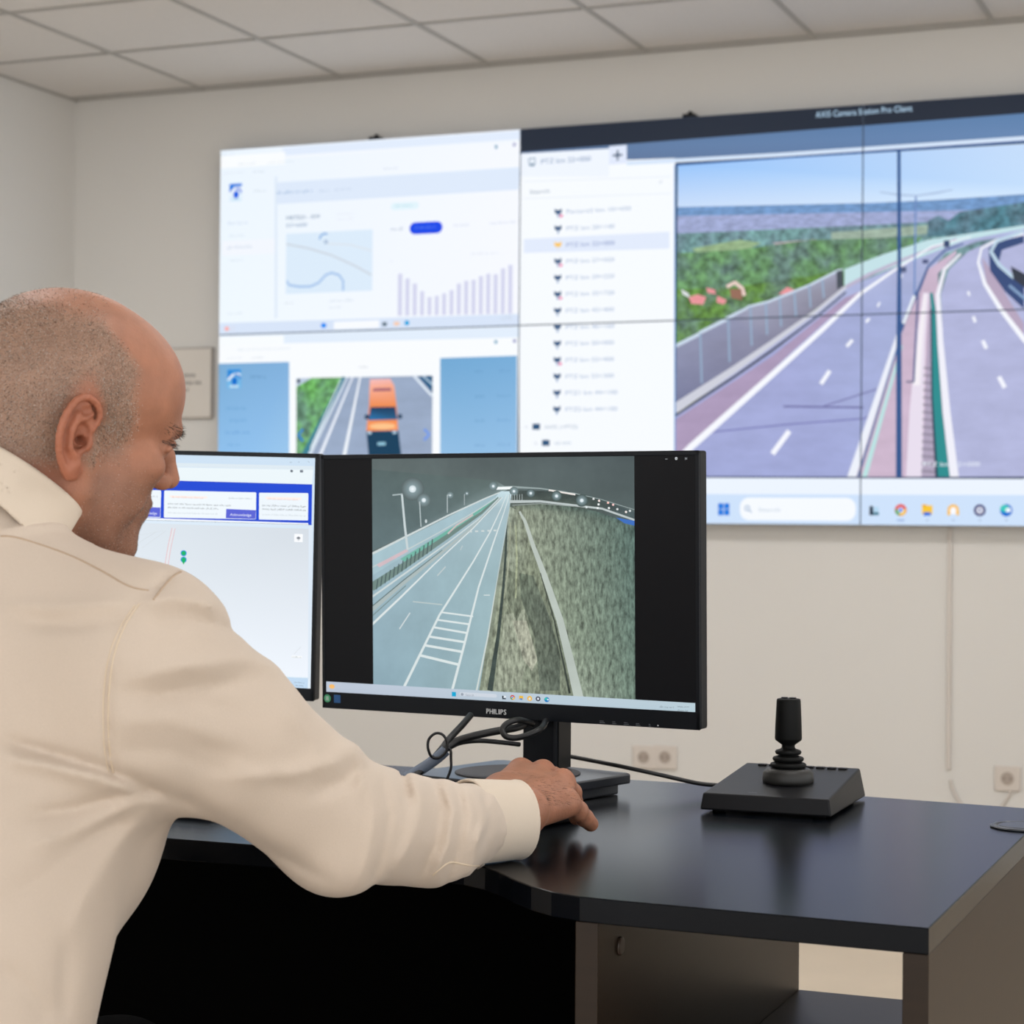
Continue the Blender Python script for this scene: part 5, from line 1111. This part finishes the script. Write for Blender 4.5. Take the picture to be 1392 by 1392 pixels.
X4, F4 = surface(shirt_cut, np.array([-1.75, 1.0, .40]), np.array([-.68, 2.05, 1.24]), .0037, 2)
k_ = (X4[:, 1] > 1.742) & (X4[:, 2] < .753) & (X4[:, 0] > -.79) & (X4[:, 1] > 1.84-(X4[:, 0]+.78)*.9)
X4[k_, 2] = .753
sh_o = mesh_obj('shirt', X4-mo_, F4, m_shirt, man)
bvh = BVHTree.FromPolygons([Vector(v) for v in X4], [tuple(f) for f in F4.tolist()])
def on_cloth(pts, r, name, m, par, lift=.0, sub=5, label=None):
    P_ = smooth_path([(x, y, 0) for x, y in pts], sub); out = []
    for p in P_:
        rr = Vector(ray(p.x, p.y)).normalized(); hit = bvh.ray_cast(Vector(cC), rr)
        if hit[0] is not None and hit[3] < 2.4: out.append(hit[0]+hit[1]*lift)
    if len(out) < 3: return
    out = [(out[max(i-1, 0)]+out[i]*2+out[min(i+1, len(out)-1)])/4 for i in range(len(out))]
    mb = MB(); mb.tube([v-Vector(mo_) for v in out], r, 6, 1); o = mb.build(name, m, par, label); return o
on_cloth([(0, 729), (20, 730), (60, 742), (100, 757), (140, 777), (175, 797), (203, 803)], .0009, 'seam', m_seamd, sh_o)
on_cloth([(208, 816), (222, 798), (236, 783), (246, 777)], .0011, 'seam', m_seamd, sh_o)
on_cloth([(190, 820), (172, 846), (158, 880), (150, 920), (147, 970), (149, 1020), (154, 1052)], .0009, 'seam', m_seam, sh_o)
on_cloth([(184, 822), (166, 848), (151, 882), (143, 920), (140, 970), (142, 1020), (148, 1050)], .0007, 'seam', m_seam, sh_o)
on_cloth([(588, 1190), (597, 1182), (612, 1172), (636, 1176), (652, 1177)], .0010, 'seam', m_seam, sh_o)
bt = bvh.ray_cast(Vector(cC), Vector(ray(653, 1177)).normalized())
if bt[0] is not None:
    mb = MB(); mb.lathe([(.0042, 0), (.0046, .0008), (.004, .0018), (.0025, .0013)], 20); o = mb.build('button', m_btn, sh_o); o.location = bt[0]-Vector(mo_)
    o.rotation_mode = 'QUATERNION'; o.rotation_quaternion = bt[1].to_track_quat('Z', 'Y')
# collar
def collar(P):
    q = P-CB; a = q@nkU; rv = q-a[:, None]*nkU; rr = np.linalg.norm(rv, axis=1)
    ff = (rv@Fh)/(rr+1e-9)
    R0 = .0715+.004*(a/.05)
    stand = np.maximum(np.abs(rr-R0)-.0016, np.abs(a-.012)-.036-.004*ff)
    Rl = .0755+(.05-a)*.30; leaf = np.maximum(np.abs(rr-Rl)-.0018, np.maximum(a-.0475-.004*ff, -(a-.0+.012*ff)))
    top = np.hypot(rr-.0735, a-(.0475+.004*ff))-.0032
    d = smin(smin(stand, leaf, .003), top, .003)
    return smax(d, (rv@Fh)-.045, .004)
X5, F5 = surface(collar, CB-.14, CB+.14, .0021, 3)
mesh_obj('collar', X5-mo_, F5, m_cuff, sh_o)
# cuff: a tube of cloth with a rolled rim
def cuff(P):
    q = P-C0; a = q@ax_; u = q@up_; s = q@sd_
    rr = np.hypot(u/1.0, s/1.02)-(.0395-.0015*np.clip(a/.03, -1, 1)); wob = .0012*np.sin(np.arctan2(u, s)*3+1)
    d = np.maximum(np.abs(rr+wob)-.0015, np.abs(a)-.032)
    return smin(d, np.hypot(rr+wob, a-.032)-.0022, .002)
X6, F6 = surface(cuff, C0-.07, C0+.07, .0016, 3)
k_ = X6[:, 2] < .7512; X6[k_, 2] = .7512+(X6[k_, 2]-.7512)*.02
cf = mesh_obj('cuff', X6-mo_, F6, m_cuff, sh_o)
# trousers and shoes (below the photograph)
m_tr = mat('black_trousers', (7, 7, 8), .95, spec=.08, bump=(700, .2))
PV = HP*np.array([1, 1, 0])+np.array([0, 0, .56])
def legs(P):
    d = ell_(P, PV, (.175, .15, .12), TA(0))
    for s in (-1, 1):
        h0 = PV+Rt*s*.085; kn = h0+Ft*.40+Rt*s*.04; kn[2] = .50; an = kn+Ft*-.02; an[2] = .10
        d = smin(d, chain_(P, [h0, kn, an], [.092, .066, .05], .03), .04)
    return d
X7, F7 = surface(legs, PV-np.array([.4, .4, .6]), PV+np.array([.65, .75, .3]), .008, 2)
mesh_obj('trousers', X7-mo_, F7, m_tr, man)
for s in (-1, 1):
    an = PV+Rt*s*.125+Ft*.38; an[2] = .0
    def shoe(P, an=an): return smax(smin(cap_(P, an+hz*.045, an+Ft*.16+hz*.03, .045, .036), cap_(P, an+hz*.05, an+hz*.11, .042, .045), .02), .002-P[:, 2], .003)
    Xs, Fs = surface(shoe, an-np.array([.12, .12, .02]), an+np.array([.25, .3, .18]), .006, 2); mesh_obj('shoe', Xs-mo_, Fs, m_black, man)
# office chair (below the photograph)
oc = empty('office_chair', (PV[0], PV[1], 0)); tag(oc, 'low black swivel stool under the seated man', 'stool')
MB().lathe([(.05, .385), (.17, .385), (.19, .40), (.19, .425), (.17, .438)], 48).build('seat', mat('stool_vinyl', (20, 20, 22), .6), oc)
MB().lathe([(.025, .09), (.025, .384)], 24).build('gas_column', m_black, oc)
for k in range(5):
    a = k*2*math.pi/5+.3; c_, s_ = math.cos(a), math.sin(a); mb = MB(); mb.tube([(.02*c_, .02*s_, .10), (.15*c_, .15*s_, .085), (.27*c_, .27*s_, .065)], lambda t: .02-.006*t, 10, 4); lg = mb.build('leg', m_black, oc)
    mb = MB(); mb.lathe([(.026, -.02), (.0265, 0), (.026, .02)], 20); w_o = mb.build('castor', m_rub, lg); w_o.location = (.27*c_, .27*s_, .0268); w_o.rotation_euler = (R_(90), 0, a+1.2)
